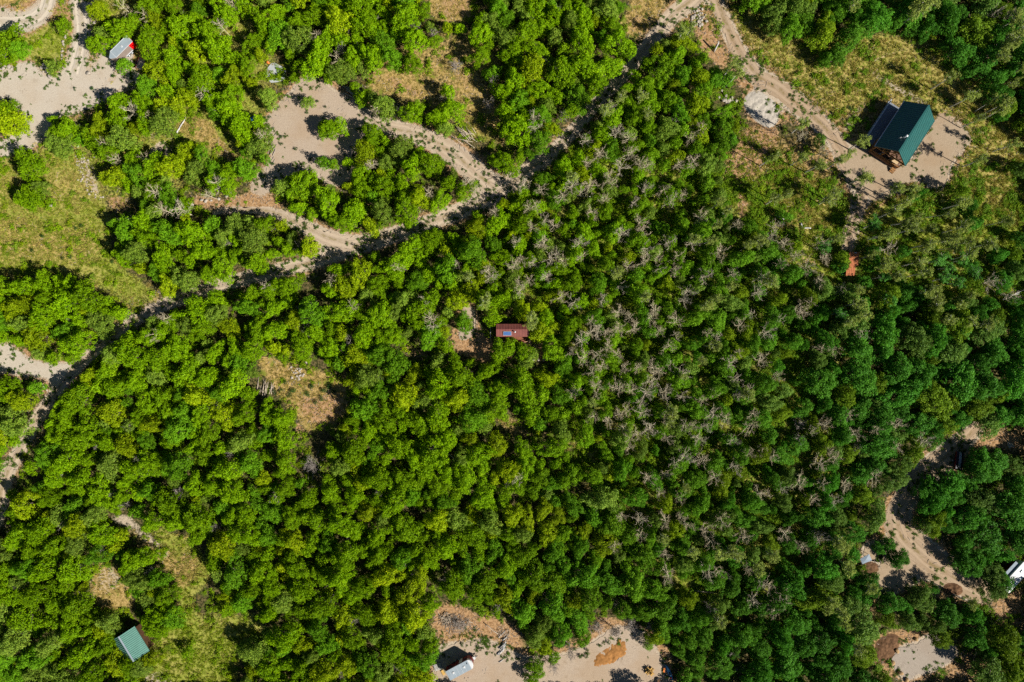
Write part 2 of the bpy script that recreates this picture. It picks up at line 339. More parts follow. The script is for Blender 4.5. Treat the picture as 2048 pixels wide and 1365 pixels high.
# ground mesh: fine where the photo looks, coarse out to the horizon
far = np.array([2500, 1200, 600, 320, 200, 160, 142.0])
xs = np.concatenate([-far, gx, far[::-1]]); ys = np.concatenate([-far, gy, far[::-1]])
nx, ny = len(xs), len(ys)
XX, YY = np.meshgrid(xs, ys)
vs = np.stack([XX, YY, np.zeros_like(XX)], -1).reshape(-1, 3)
i = (np.arange(ny - 1)[:, None] * nx + np.arange(nx - 1)[None]).ravel()
quads = np.stack([i, i + 1, i + nx + 1, i + nx], 1)
gm = bpy.data.meshes.new('ground')
gm.vertices.add(len(vs)); gm.vertices.foreach_set('co', vs.ravel())
gm.loops.add(quads.size); gm.loops.foreach_set('vertex_index', quads.ravel().astype(np.int32))
gm.polygons.add(len(quads)); gm.polygons.foreach_set('loop_start', (np.arange(len(quads)) * 4).astype(np.int32))
gm.polygons.foreach_set('loop_total', np.full(len(quads), 4, np.int32))
gm.update(calc_edges=True)
cov = np.zeros((ny, nx, 4)); k = len(far)
cov[k:-k, k:-k, :] = W.transpose(1, 2, 0)
at = gm.attributes.new('cover', 'FLOAT_COLOR', 'POINT')
at.data.foreach_set('color', cov.reshape(-1).astype(np.float32))
ground = bpy.data.objects.new('ground', gm); COL.objects.link(ground); tag(ground, kind='structure')

def noise(N, L, vec, scale, detail=5, rough=0.6):
    n = N.new('ShaderNodeTexNoise'); n.inputs['Scale'].default_value = scale
    n.inputs['Detail'].default_value = detail; n.inputs['Roughness'].default_value = rough
    L.new(vec, n.inputs['Vector']); return n.outputs['Fac']
def mapr(N, L, v, a, b, c=0.0, d=1.0, sm=True):
    n = N.new('ShaderNodeMapRange'); n.interpolation_type = 'SMOOTHSTEP' if sm else 'LINEAR'
    n.inputs['From Min'].default_value = a; n.inputs['From Max'].default_value = b
    n.inputs['To Min'].default_value = c; n.inputs['To Max'].default_value = d
    L.new(v, n.inputs['Value']); return n.outputs['Result']
def mixc(N, L, f, a, b):
    n = N.new('ShaderNodeMix'); n.data_type = 'RGBA'
    for s, v in (('Factor', f), ('A', a), ('B', b)):
        if isinstance(v, (tuple, float)): n.inputs[s].default_value = (*v, 1) if isinstance(v, tuple) else v
        else: L.new(v, n.inputs[s])
    return n.outputs['Result']
def math_(N, L, op, a, b=None):
    n = N.new('ShaderNodeMath'); n.operation = op
    for i, v in enumerate((a, b)):
        if v is None: continue
        if isinstance(v, (int, float)): n.inputs[i].default_value = v
        else: L.new(v, n.inputs[i])
    return n.outputs[0]

def ground_material():
    m, nt, N, L = newmat('forest_floor')
    out = N.new('ShaderNodeOutputMaterial'); b = N.new('ShaderNodeBsdfPrincipled')
    tc = N.new('ShaderNodeTexCoord'); v = tc.outputs['Object']
    ca = N.new('ShaderNodeAttribute'); ca.attribute_name = 'cover'
    sep = N.new('ShaderNodeSeparateColor'); L.new(ca.outputs['Color'], sep.inputs['Color'])
    fine = noise(N, L, v, 2.2, 6, 0.7); mid = noise(N, L, v, 0.55, 5, 0.6); big = noise(N, L, v, 0.12, 4, 0.6); grit = noise(N, L, v, 7.0, 3, 0.7)
    def w(chan):      # break the soft edge of an area up with noise
        s = math_(N, L, 'ADD', chan, math_(N, L, 'MULTIPLY', math_(N, L, 'SUBTRACT', math_(N, L, 'ADD', math_(N, L, 'MULTIPLY', fine, 0.55), math_(N, L, 'MULTIPLY', mid, 0.45)), 0.5), 1.5))
        return mapr(N, L, s, 0.32, 0.68)
    litter = mixc(N, L, mapr(N, L, fine, 0.40, 0.62), (0.020, 0.028, 0.006), (0.155, 0.115, 0.050))
    litter = mixc(N, L, mapr(N, L, mid, 0.5, 0.66), litter, (0.085, 0.120, 0.012))
    straw = mixc(N, L, mapr(N, L, fine, 0.38, 0.64), (0.23, 0.165, 0.045), (0.50, 0.345, 0.135))
    straw = mixc(N, L, mapr(N, L, mid, 0.53, 0.62), straw, (0.19, 0.20, 0.030))
    grass = mixc(N, L, mapr(N, L, fine, 0.38, 0.62), (0.12, 0.165, 0.010), (0.33, 0.34, 0.060))
    grass = mixc(N, L, mapr(N, L, big, 0.48, 0.62), grass, (0.34, 0.315, 0.075))
    soil = mixc(N, L, mapr(N, L, fine, 0.35, 0.65), (0.24, 0.130, 0.055), (0.46, 0.285, 0.145))
    grav = mixc(N, L, mapr(N, L, grit, 0.35, 0.65), (0.36, 0.285, 0.20), (0.53, 0.43, 0.32))
    col = litter
    col = mixc(N, L, w(sep.outputs['Green']), col, grass)
    col = mixc(N, L, w(sep.outputs['Red']), col, straw)
    col = mixc(N, L, w(ca.outputs['Alpha']), col, soil)
    col = mixc(N, L, w(sep.outputs['Blue']), col, grav)
    L.new(col, b.inputs['Base Color']); b.inputs['Roughness'].default_value = 0.95; b.inputs['Specular IOR Level'].default_value = 0.1
    bp = N.new('ShaderNodeBump'); bp.inputs['Strength'].default_value = 0.9; bp.inputs['Distance'].default_value = 0.12
    L.new(math_(N, L, 'ADD', fine, math_(N, L, 'MULTIPLY', grit, 0.35)), bp.inputs['Height']); L.new(bp.outputs['Normal'], b.inputs['Normal'])
    L.new(b.outputs['BSDF'], out.inputs['Surface'])
    return m
gm.materials.append(ground_material())

def gravel_material(name, a, bcol, tint, tracks=False):
    m, nt, N, L = newmat(name)
    out = N.new('ShaderNodeOutputMaterial'); b = N.new('ShaderNodeBsdfPrincipled')
    tc = N.new('ShaderNodeTexCoord'); v = tc.outputs['Object']
    grit = noise(N, L, v, 6.0, 6, 0.75); mid = noise(N, L, v, 0.7, 5, 0.6); big = noise(N, L, v, 0.16, 4, 0.6)
    col = mixc(N, L, mapr(N, L, grit, 0.3, 0.7), a, bcol)
    col = mixc(N, L, mapr(N, L, big, 0.42, 0.66, 0, 0.55), col, tint)
    col = mixc(N, L, mapr(N, L, mid, 0.56, 0.72, 0, 0.45), col, tuple(c * 0.72 for c in tint))
    h = grit
    if tracks:        # wheel tracks: streaks along the road
        uv = N.new('ShaderNodeUVMap'); uv.uv_map = 'along'
        mp = N.new('ShaderNodeMapping'); mp.inputs['Scale'].default_value = (1.0, 0.06, 1.0)
        L.new(uv.outputs['UV'], mp.inputs['Vector'])
        st = noise(N, L, mp.outputs['Vector'], 3.2, 4, 0.6)
        col = mixc(N, L, mapr(N, L, st, 0.52, 0.70, 0, 0.6), col, tuple(min(1, c * 1.12) for c in bcol))
        col = mixc(N, L, mapr(N, L, st, 0.47, 0.33, 0, 0.5), col, tuple(c * 0.8 for c in tint))
        sx_ = N.new('ShaderNodeSeparateXYZ'); L.new(uv.outputs['UV'], sx_.inputs['Vector'])
        au = math_(N, L, 'ABSOLUTE', math_(N, L, 'ADD', sx_.outputs['X'], math_(N, L, 'MULTIPLY', math_(N, L, 'SUBTRACT', big, 0.5), 1.2)))
        rut = mapr(N, L, math_(N, L, 'ABSOLUTE', math_(N, L, 'SUBTRACT', au, 0.78)), 0.42, 0.12)
        col = mixc(N, L, math_(N, L, 'MULTIPLY', rut, 0.45), col, tuple(min(1, c * 1.2) for c in bcol))
        mid_ = math_(N, L, 'MULTIPLY', mapr(N, L, au, 0.42, 0.1), mapr(N, L, mid, 0.44, 0.6, 0, 0.7))
        col = mixc(N, L, mid_, col, (tint[0] * .62, tint[1] * .68, tint[2] * .42))
        h = math_(N, L, 'ADD', grit, math_(N, L, 'SUBTRACT', st, rut))
    else:             # arcs of tyre tracks where cars turn
        wv = N.new('ShaderNodeTexWave'); wv.wave_type = 'RINGS'; wv.inputs['Scale'].default_value = 0.55; wv.inputs['Distortion'].default_value = 5.0; wv.inputs['Detail'].default_value = 3; wv.inputs['Detail Scale'].default_value = 0.7
        mp = N.new('ShaderNodeMapping'); mp.inputs['Location'].default_value = (31, 17, 0); L.new(v, mp.inputs['Vector']); L.new(mp.outputs['Vector'], wv.inputs['Vector'])
        f = math_(N, L, 'MULTIPLY', mapr(N, L, wv.outputs['Fac'], 0.55, 0.95), mapr(N, L, noise(N, L, v, 0.22, 3), 0.46, 0.62, 0, 0.12))
        col = mixc(N, L, f, col, tuple(min(1, c * 1.1) for c in bcol))
    speck = math_(N, L, 'MULTIPLY', mapr(N, L, noise(N, L, v, 2.4, 3, 0.75), 0.60, 0.70), mapr(N, L, mid, 0.45, 0.65, 0.0, 0.35))
    col = mixc(N, L, speck, col, (tint[0] * .45, tint[1] * .48, tint[2] * .34))
    L.new(col, b.inputs['Base Color']); b.inputs['Roughness'].default_value = 0.95; b.inputs['Specular IOR Level'].default_value = 0.12
    bp = N.new('ShaderNodeBump'); bp.inputs['Strength'].default_value = 0.6; bp.inputs['Distance'].default_value = 0.06
    L.new(h, bp.inputs['Height']); L.new(bp.outputs['Normal'], b.inputs['Normal'])
    L.new(b.outputs['BSDF'], out.inputs['Surface'])
    return m
M['gravel_road'] = gravel_material('gravel_road', (0.323, 0.247, 0.173), (0.458, 0.364, 0.264), (0.356, 0.254, 0.162), True)
M['gravel_yard'] = gravel_material('gravel_yard', (0.323, 0.247, 0.181), (0.458, 0.368, 0.273), (0.356, 0.251, 0.157))
M['gravel_grey'] = gravel_material('grey_gravel', (0.271, 0.226, 0.181), (0.382, 0.323, 0.258), (0.297, 0.234, 0.177))
M['gravel_pale'] = gravel_material('pale_worn_gravel', (0.391, 0.332, 0.258), (0.526, 0.461, 0.369), (0.424, 0.339, 0.245))
M['gravel_pale_road'] = gravel_material('pale_worn_road', (0.391, 0.332, 0.258), (0.526, 0.461, 0.369), (0.424, 0.339, 0.245), True)
M['gravel_tan'] = gravel_material('tan_gravel', (0.281, 0.202, 0.126), (0.391, 0.291, 0.196), (0.306, 0.206, 0.119), True)

M['gravel_tan2'] = gravel_material('tan_yard_gravel', (0.288, 0.214, 0.138), (0.407, 0.312, 0.211), (0.323, 0.222, 0.131))
_lat = np.random.default_rng(99).uniform(-1, 1, (128, 128))
def _vn(x, y):
    i, j = math.floor(x), math.floor(y); u, v = x - i, y - j
    u = u * u * (3 - 2 * u); v = v * v * (3 - 2 * v); i %= 128; j %= 128; k, l = (i + 1) % 128, (j + 1) % 128
    return (_lat[j, i] * (1 - u) + _lat[j, k] * u) * (1 - v) + (_lat[l, i] * (1 - u) + _lat[l, k] * u) * v
def wob(x, y, s):          # smooth repeatable random wobble, about -1..1
    return 1.1 * _vn(x * s + 7.3, y * s + 2.1) + .55 * _vn(x * s * 2.1 + 31.7, y * s * 2.1 + 11.9) + .3 * _vn(x * s * 4.3 + 3.3, y * s * 4.3 + 57.1)
def dense_outline(poly, step=0.35, amp=0.28):
    pts = [P(*p) for p in poly]; outl = []
    n = len(pts)
    # round the corners once (Chaikin) before the edge is roughened
    for _ in range(2):
        q = []
        for i in range(len(pts)):
            a, b = pts[i], pts[(i + 1) % len(pts)]
            q += [a.lerp(b, 0.25), a.lerp(b, 0.75)]
        pts = q
    for i in range(len(pts)):
        a, b = pts[i], pts[(i + 1) % len(pts)]
        m = max(1, int((b - a).length / step))
        for k in range(m):
            p = a.lerp(b, k / m)
            outl.append(p)
    res = []
    for i, p in enumerate(outl):
        t = outl[(i + 1) % len(outl)] - outl[i - 1]
        if t.length < 1e-6: continue
        nrm = Vector((-t.y, t.x, 0)).normalized()
        res.append(p + nrm * amp * (wob(p.x, p.y, 0.9) + 0.45 * wob(p.x + 31, p.y, 3.1)))
    return res
def yard(name, poly, z, mat, amp=0.28):
    o = dense_outline(poly, amp=amp)
    bm = bmesh.new()
    vs_ = [bm.verts.new((p.x, p.y, z)) for p in o]
    f = bm.faces.new(vs_)
    if f.normal.z < 0: f.normal_flip()
    bmesh.ops.triangulate(bm, faces=[f])
    for f in bm.faces:
        f.normal_update()
        if f.normal.z < 0: f.normal_flip()
    me = bpy.data.meshes.new(name); bm.to_mesh(me); bm.free(); me.materials.append(mat)
    ob = bpy.data.objects.new(name, me); COL.objects.link(ob); return tag(ob, kind='structure')
def road(name, pts, z, mat, amp=0.3):
    # smooth the centre line (Catmull-Rom), then a strip with rough edges
    w = [(P(x, y), hw * K0) for x, y, hw in pts]; line = []
    for i in range(len(w) - 1):
        p0, p1, p2, p3 = (w[max(0, min(len(w) - 1, j))] for j in (i - 1, i, i + 1, i + 2))
        n = max(2, int((p2[0] - p1[0]).length / 0.4))
        for k in range(n):
            t = k / n
            c = 0.5 * ((2 * p1[0]) + (p2[0] - p0[0]) * t + (2 * p0[0] - 5 * p1[0] + 4 * p2[0] - p3[0]) * t * t + (3 * p1[0] - p0[0] - 3 * p2[0] + p3[0]) * t ** 3)
            line.append((c, p1[1] + (p2[1] - p1[1]) * t))
    line.append(w[-1])
    vs_, fs, uv = [], [], []; s = 0
    C = 9
    for i, (c, hw) in enumerate(line):
        a = line[max(0, i - 2)][0]; b = line[min(len(line) - 1, i + 2)][0]
        d = (b - a).normalized(); nrm = Vector((-d.y, d.x, 0))
        if i: s += (c - line[i - 1][0]).length
        for k in range(C):
            u = -1 + 2 * k / (C - 1)
            e = amp * (wob(c.x + k * 5, c.y, 0.8) + .5 * wob(c.x, c.y + k * 9, 2.9)) if k in (0, C - 1) else 0
            p = c + nrm * (u * hw + (e if u > 0 else -e if u < 0 else 0))
            vs_.append((p.x, p.y, z)); uv.append((u * hw, s))
    for i in range(len(line) - 1):
        for k in range(C - 1):
            a = i * C + k; fs.append((a, a + C, a + C + 1, a + 1))
    me = bpy.data.meshes.new(name); me.from_pydata(vs_, [], fs)
    if me.polygons[0].normal.z < 0: me.flip_normals()
    ul = me.uv_layers.new(name='along')
    for l in me.loops: ul.data[l.index].uv = uv[l.vertex_index]
    me.materials.append(mat)
    ob = bpy.data.objects.new(name, me); COL.objects.link(ob); return tag(ob, kind='structure')
zz = 0.004
for nm, key, mat in (('road', 'main', 'gravel_road'), ('road', 'loop', 'gravel_pale_road'), ('road', 'north', 'gravel_pale_road'), ('driveway', 'branch', 'gravel_road'), ('driveway', 'lower', 'gravel_road'), ('driveway', 'right', 'gravel_tan'), ('road', 'east', 'gravel_tan')):
    road(nm, ROADS[key], zz, M[mat]); zz += 0.004
for nm, key, mat in (('gravel_yard', 'northwest', 'gravel_pale'), ('gravel_yard', 'plaza', 'gravel_yard'), ('gravel_patch', 'west', 'gravel_pale'), ('gravel_yard', 'cabin', 'gravel_tan2'), ('gravel_yard', 'south', 'gravel_yard'), ('gravel_pad', 'pad', 'gravel_grey'), ('gravel_pad', 'turnout', 'gravel_tan2'), ('dirt_path', 'shedpath', 'gravel_yard'), ('gravel_patch', 'smallgravel', 'gravel_yard')):
    yard(nm, YARDS[key], zz, M[mat]); zz += 0.004

# mounds: dirt and gravel heaps with real height
def mound(name, poly, h, mat, rough=0.12):
    pts = np.array([P(*p)[:2] for p in poly])
    x0, y0 = pts.min(0) - 0.3; x1, y1 = pts.max(0) + 0.3; st = 0.18
    ax = np.arange(x0, x1, st); ay = np.arange(y0, y1, st); X, Y = np.meshgrid(ax, ay)
    ins = pip([tuple(p) for p in pts], X, Y).astype(float)
    k = 4; a = ins.copy()
    for _ in range(3):
        p = np.pad(a, k); a = sum(p[i:i + a.shape[0], j:j + a.shape[1]] for i in range(2 * k + 1) for j in range(2 * k + 1)) / (2 * k + 1) ** 2
    nz_ = np.array([[wob(x, y, 1.3) + 0.6 * wob(x + 9, y + 3, 4.0) for x in ax] for y in ay])
    Z = h * smooth(0.25, 0.95, a) * (1 + 0.25 * nz_) + rough * nz_ * smooth(.3, .6, a) - 0.06 * (a < 0.3)
    Z = np.where(a < 0.22, -0.1, Z)
    n = len(ax); vs_ = np.stack([X, Y, Z], -1).reshape(-1, 3)
    fs = [(j * n + i, j * n + i + 1, (j + 1) * n + i + 1, (j + 1) * n + i) for j in range(len(ay) - 1) for i in range(n - 1) if a[j:j + 2, i:i + 2].max() > 0.15]
    me = bpy.data.meshes.new(name); me.from_pydata(vs_.tolist(), [], fs); me.materials.append(mat)
    me.polygons.foreach_set('use_smooth', [True] * len(me.polygons))
    ob = bpy.data.objects.new(name, me); COL.objects.link(ob); return tag(ob, kind='structure')
M['orange_soil'] = simple('orange_soil', (0.36, 0.17, 0.055), 0.95, 0.2, 1.6, bump=0.6, spec=0.05)
M['brown_mulch'] = simple('brown_mulch', (0.155, 0.085, 0.045), 0.95, 0.25, 2.2, bump=0.8, spec=0.05)
M['pale_gravel'] = simple('pale_gravel', (0.45, 0.40, 0.33), 0.95, 0.12, 3.5, bump=0.6, spec=0.05)
mound('dirt_heap', [(1181, 1335), (1184, 1320), (1200, 1306), (1226, 1290), (1233, 1276), (1243, 1272), (1252, 1288), (1258, 1300), (1250, 1310), (1232, 1322), (1212, 1332)], 0.14, M['orange_soil'], .04)
mound('dirt_heap', [(1884, 1170), (1905, 1166), (1925, 1176), (1928, 1190), (1905, 1190), (1886, 1184)], 0.5, M['brown_mulch'], .06)
mound('dirt_heap', [(1750, 1292), (1775, 1268), (1800, 1272), (1796, 1290), (1786, 1306), (1772, 1330), (1752, 1320)], 0.25, M['brown_mulch'], .05)
mound('dirt_heap', [(1720, 1128), (1742, 1124), (1762, 1134), (1756, 1148), (1744, 1150), (1728, 1142)], 0.25, M['brown_mulch'], .05)
mound('gravel_heap', YARDS['gravelspill'], 0.12, M['pale_gravel'], .035)
# ------------------------------------------------------------------ plant prototypes (numpy leaf clouds)
def leaf_cloud(name, lumps, per_area, size, mat, flat=0.8, up=0.45, seed=1, inner=0.12, jit=0.72):
    """lumps: list of (centre, radius). Leaves sit on the outside of every lump and face outwards."""
    r = np.random.default_rng(seed); V, LV = [], []
    for c, rad in lumps:
        n = int(per_area * rad * rad)
        d = r.normal(size=(n, 3)); d[:, 2] = np.where(d[:, 2] < -0.35, -d[:, 2], d[:, 2]); d /= np.linalg.norm(d, axis=1)[:, None]
        rr = rad * np.where(r.random(n) < inner, r.uniform(0.3, 0.8, n), r.uniform(0.74, 1.28, n))
        pos = np.array(c) + d * rr[:, None] * np.array([1, 1, flat])
        nrm = d + r.normal(size=(n, 3)) * jit; nrm[:, 2] += up; nrm /= np.linalg.norm(nrm, axis=1)[:, None]
        t = np.cross(nrm, r.normal(size=(n, 3))); t /= np.linalg.norm(t, axis=1)[:, None]; b = np.cross(nrm, t)
        s = r.uniform(size[0], size[1], n)[:, None]
        # a leaf spray: a kite with a slight fold
        V.append(np.stack([pos - t * s * .55, pos + b * s * .36 - nrm * s * .10, pos + t * s * .62, pos - b * s * .36 - nrm * s * .10], 1))
        LV.append(np.clip(0.5 + r.normal(0, .2, n) + r.normal(0, .10), 0, 1))
    V = np.concatenate(V).reshape(-1, 3); LV = np.concatenate(LV); n = len(LV)
    me = bpy.data.meshes.new(name)
    me.vertices.add(len(V)); me.vertices.foreach_set('co', V.ravel().astype(np.float32))
    me.loops.add(4 * n); me.loops.foreach_set('vertex_index', np.arange(4 * n, dtype=np.int32))
    me.polygons.add(n); me.polygons.foreach_set('loop_start', np.arange(n, dtype=np.int32) * 4); me.polygons.foreach_set('loop_total', np.full(n, 4, np.int32))
    me.update(calc_edges=True)
    a = me.attributes.new('lv', 'FLOAT', 'FACE'); a.data.foreach_set('value', LV.astype(np.float32))
    me.materials.append(mat)
    return me

def oak_lumps(Rr, h, n, seed, rl=(0.30, 0.46)):
    r = np.random.default_rng(seed); ph = r.uniform(0, 6.28, 3); L = []
    tries = 0
    while len(L) < n and tries < 2500:
        tries += 1
        a = r.uniform(0, 6.28); q = math.sqrt(r.random()) * 0.92
        Ra = Rr * (1 + .20 * math.sin(2 * a + ph[0]) + .14 * math.sin(3 * a + ph[1]) + .09 * math.sin(5 * a + ph[2])) - 0.3 * Rr * rl[0]
        rad = Rr * r.uniform(*rl)
        x, y = q * Ra * math.cos(a), q * Ra * math.sin(a)
        z = h * (0.95 - 0.50 * q ** 2.0) - rad * 0.6 + r.normal(0, .06) * h + .09 * h * math.sin(a * 3 + ph[2]) * math.sin(5 * q + ph[1])
        if r.random() < 0.2: z -= h * r.uniform(.1, .3)
        z = max(z, h * .2)
        if all((x - c[0]) ** 2 + (y - c[1]) ** 2 + (z - c[2]) ** 2 > (0.62 * (rad + s)) ** 2 for c, s in L):
            L.append(((x, y, z), rad))
    return L

def bough(mb, p, d, L, r0, r1, bend, n, sides, rnd):
    pts = [Vector(p)]; d = Vector(d).normalized(); q = Vector(p)
    for k in range(n):
        d = (d + Vector((rnd.gauss(0, .22), rnd.gauss(0, .22), rnd.gauss(0, .16) + bend))).normalized()
        q = q + d * L / n; pts.append(q.copy())
    mb.tube(pts, [r0 + (r1 - r0) * i / n for i in range(n + 1)], sides, cap=False)
    return pts

def oak_trunk(h, R_, seed):
    rnd = random.Random(seed); mb = MB()
    for s in range(rnd.choice((2, 3, 3))):
        a = rnd.uniform(0, 6.28); b = Vector((math.cos(a) * .18, math.sin(a) * .18, -0.05))
        p = bough(mb, b, (math.cos(a) * .35, math.sin(a) * .35, 1), h * .6, .11, .06, 0.05, 4, 6, rnd)
        for k in range(3):
            a2 = rnd.uniform(0, 6.28); bough(mb, p[rnd.choice((2, 3, 4))], (math.cos(a2), math.sin(a2), .6), R_ * .7, .055, .02, .04, 3, 4, rnd)
    return mb

OAK = []          # dicts: crown mesh, trunk mesh, R, h
for s in range(9):
    Rr, h = 2.4, 4.6
    OAK.append(dict(R=Rr, h=h, crown=leaf_cloud('oak_crown', oak_lumps(Rr, h, 74, 10 + s, (0.13, 0.235)), 330, (0.13, 0.27), M['leaf'], seed=s), trunk=oak_trunk(h, Rr, s).mesh('oak_trunk', M['bark'])))
SCRUB = []        # smaller, lower crowns
for s in range(6):
    Rr, h = 1.4, 3.2
    SCRUB.append(dict(R=Rr, h=h, crown=leaf_cloud('scrub_crown', oak_lumps(Rr, h, 34, 40 + s, (0.20, 0.33)), 330, (0.13, 0.26), M['leaf'], seed=50 + s), trunk=oak_trunk(h, Rr, 30 + s).mesh('scrub_trunk', M['bark'])))
BUSH = []         # round bushes down to the ground
for s in range(4):
    r = np.random.default_rng(90 + s); L = []
    for k in range(16):
        a = r.uniform(0, 6.28); q = math.sqrt(r.random()) * .75
        L.append(((q * math.cos(a), q * math.sin(a), 0.25 + .55 * (1 - q * q) + r.normal(0, .08)), r.uniform(.22, .36)))
    BUSH.append(dict(R=1.0, h=1.1, crown=leaf_cloud('bush_crown', L, 330, (0.09, 0.17), M['leaf'], seed=70 + s), trunk=oak_trunk(.8, .6, 60 + s).mesh('bush_stem', M['bark'])))

ASPEN = []        # tall pale trunk, sparse grey-green crown
for s in range(7):
    rnd = random.Random(200 + s); r = np.random.default_rng(200 + s); h = 8.0; Rr = 1.5; mb = MB(); L = []
    ln = Vector((rnd.gauss(0, .035), rnd.gauss(0, .035), 1))
    pts = [Vector((0, 0, -.1))]; q = Vector((0, 0, -.1))
    for k in range(9):
        q = q + (ln + Vector((rnd.gauss(0, .03), rnd.gauss(0, .03), 0))) * h * .96 / 9; pts.append(q.copy())
    mb.tube(pts, [.15 - .11 * i / 9 for i in range(10)], 8, cap=False)
    for k in range(20):
        i = rnd.choice((5, 6, 6, 7, 7, 8, 8)); a = k * 2.4 + rnd.uniform(-.4, .4); p = pts[i].lerp(pts[i + 1], rnd.random())
        tt = (p.z / h - .5) / .5; ll = Rr * (0.55 + .6 * math.sin(math.pi * min(1, max(.1, tt)))) * rnd.uniform(.75, 1.1)
        bp_ = bough(mb, p, (math.cos(a), math.sin(a), rnd.uniform(.35, .9)), ll, .04, .014, .05, 4, 4, rnd)
        for w_ in bp_[1:]:
            if rnd.random() < .72: L.append(((w_ + Vector((rnd.gauss(0, .16), rnd.gauss(0, .16), rnd.gauss(.1, .16)))), rnd.uniform(.26, .46)))
    ASPEN.append(dict(R=Rr, h=h, crown=leaf_cloud('aspen_crown', [(tuple(c), rd) for c, rd in L], 230, (0.12, 0.23), M['aspen_leaf'], seed=220 + s, up=.5, inner=.4, jit=.7), trunk=mb.mesh('aspen_trunk', M['aspen_bark'])))

def bare_tree(s, h, Rr, nl, twmat, low=.42, trunk_r=.115):
    rnd = random.Random(300 + s); t = MB(); c = MB(); tw = MB()
    pts = [Vector((0, 0, -.1))]; q = Vector((0, 0, -.1)); ln = Vector((rnd.gauss(0, .04), rnd.gauss(0, .04), 1))
    for k in range(8):
        q = q + (ln + Vector((rnd.gauss(0, .05), rnd.gauss(0, .05), 0))) * h * .88 / 8; pts.append(q.copy())
    t.tube(pts, [trunk_r * (1 - .62 * i / 8) for i in range(9)], 8)
    for k in range(nl):
        f = low + (1 - low) * (k + rnd.random()) / nl; i = min(7, int(f * 8)); p = pts[i].lerp(pts[i + 1], min(1, f * 8 - i))
        a = k * 2.4 + rnd.uniform(-.5, .5)
        ll = Rr * (1.15 - .45 * (f - low) / (1 - low)) * rnd.uniform(.65, 1.12)
        b = bough(c, p, (math.cos(a), math.sin(a), rnd.uniform(.25, .9)), ll, .046, .020, rnd.uniform(-.02, .10), 5, 5, rnd)
        for j in range(rnd.randint(4, 6)):
            m = rnd.randint(1, 5); d0 = (b[m] - b[m - 1]).normalized(); dd = d0 + Vector((rnd.gauss(0, .7), rnd.gauss(0, .7), rnd.gauss(.1, .4)))
            sb = bough(c, b[m], dd, ll * rnd.uniform(.25, .5), .022, .012, .04, 3, 4, rnd)
            for w_ in range(rnd.randint(3, 5)):
                m2 = rnd.randint(1, 3); d1 = (sb[m2] - sb[m2 - 1]).normalized() + Vector((rnd.gauss(0, .8), rnd.gauss(0, .8), rnd.gauss(.1, .5)))
                bough(tw, sb[m2], d1, rnd.uniform(.25, .6), .014, .008, .02, 2, 3, rnd)
    n = len(c.v); nf = len(c.f)
    c.v += tw.v; c.f += [tuple(i + n for i in f) for f in tw.f]; c.s += tw.s
    me = c.mesh('bare_crown', M['bare_wood']); me.materials.append(twmat)
    me.polygons.foreach_set('material_index', [0] * nf + [1] * (len(c.f) - nf)); me.update()
    return dict(R=Rr, h=h, crown=me, trunk=t.mesh('bare_trunk', M['bare_wood']))
BARE = [bare_tree(s, 6.6, 2.1, 11 + s % 4, (M['twig_tan'], M['twig_grey'], M['twig_tan'])[s % 3]) for s in range(9)]
BRUSH = [bare_tree(40 + s, 2.6, 1.25, 13, M['twig_lilac'], low=.12, trunk_r=.06) for s in range(4)]
for pr in BRUSH: pr['crown'].materials[0] = M['twig_lilac']; pr['trunk'].materials[0] = M['twig_lilac']

# ------------------------------------------------------------------ where the trees stand (photo pixels of the crown)
def at4(x0, y0, s): return [(x0 + a / 4.0, y0 + b / 4.0) for a, b in s]
# pale bare aspens and dead oaks that stand out in the photo
bare_px = []
bare_px += at4(1024, 341, [(225,150),(400,210),(480,120),(100,120),(180,270),(130,300),(625,90),(560,170),(740,235),(805,120),(640,320),(775,30),(975,260),(1075,130),(1220,140),(1375,190),(1265,235),(1025,400),(1505,370),(1800,430),(865,505),(1030,490),(545,580),(265,385),(160,440),(350,430),(1080,610),(1245,570),(1440,590),(1350,680),(285,700),(430,720),(560,710),(350,680),(90,710),(170,750),(1155,690),(1060,710),(1180,780),(1310,800),(930,790),(1530,850),(1690,650),(1790,840),(1990,840),(290,850),(130,870),(45,910),(50,970),(380,1000),(490,1050),(735,1040),(885,945),(1060,980),(1410,950),(1380,1050),(1980,1000),(1930,1150),(1140,1110),(865,1140),(640,1210),(1100,1180),(960,1180),(1330,1195),(980,1270),(690,1290),(640,1310),(740,1300),(580,1330),(1170,1300),(1320,1310),(1560,1290),(1840,1250),(2030,1290),(860,1260),(1650,1330),(270,580),(225,600),(35,590),(15,780)])
bare_px += at4(1024, 682, [(485,85),(570,140),(690,110),(640,245),(720,215),(845,100),(900,200),(770,40),(1000,215),(1115,190),(1165,260),(1260,185),(1235,65),(1800,90),(1730,180),(1790,290),(2020,160),(1370,300),(1090,320),(950,340),(680,360),(845,395),(970,400),(1060,420),(500,410),(690,430),(1220,420),(1360,440),(1510,480),(1620,410),(1820,440),(1920,390),(920,540),(1040,500),(1050,590),(880,590),(1240,600),(1600,570),(1720,620),(1950,590),(630,615),(765,640),(1370,660),(1450,690),(1570,700),(1920,690),(910,720),(1010,730),(1110,710),(930,780),(1240,790),(1500,790),(1770,800),(945,880),(1890,920),(1990,900),(1390,950),(1290,985),(1525,990),(1790,1020),(1080,1090),(1235,1080),(1630,1110),(1340,1260),(1190,1230),(2010,1220),(40,1090)])
bare_px += at4(1536, 682, [(430,50),(520,50),(90,275),(640,590),(440,680),(360,730),(1020,680),(870,720),(700,740),(1020,840),(1250,800),(500,890),(430,1000),(530,950),(270,1150),(100,1190),(20,930),(640,1160),(850,1090),(540,1270),(360,1280),(460,1160)])
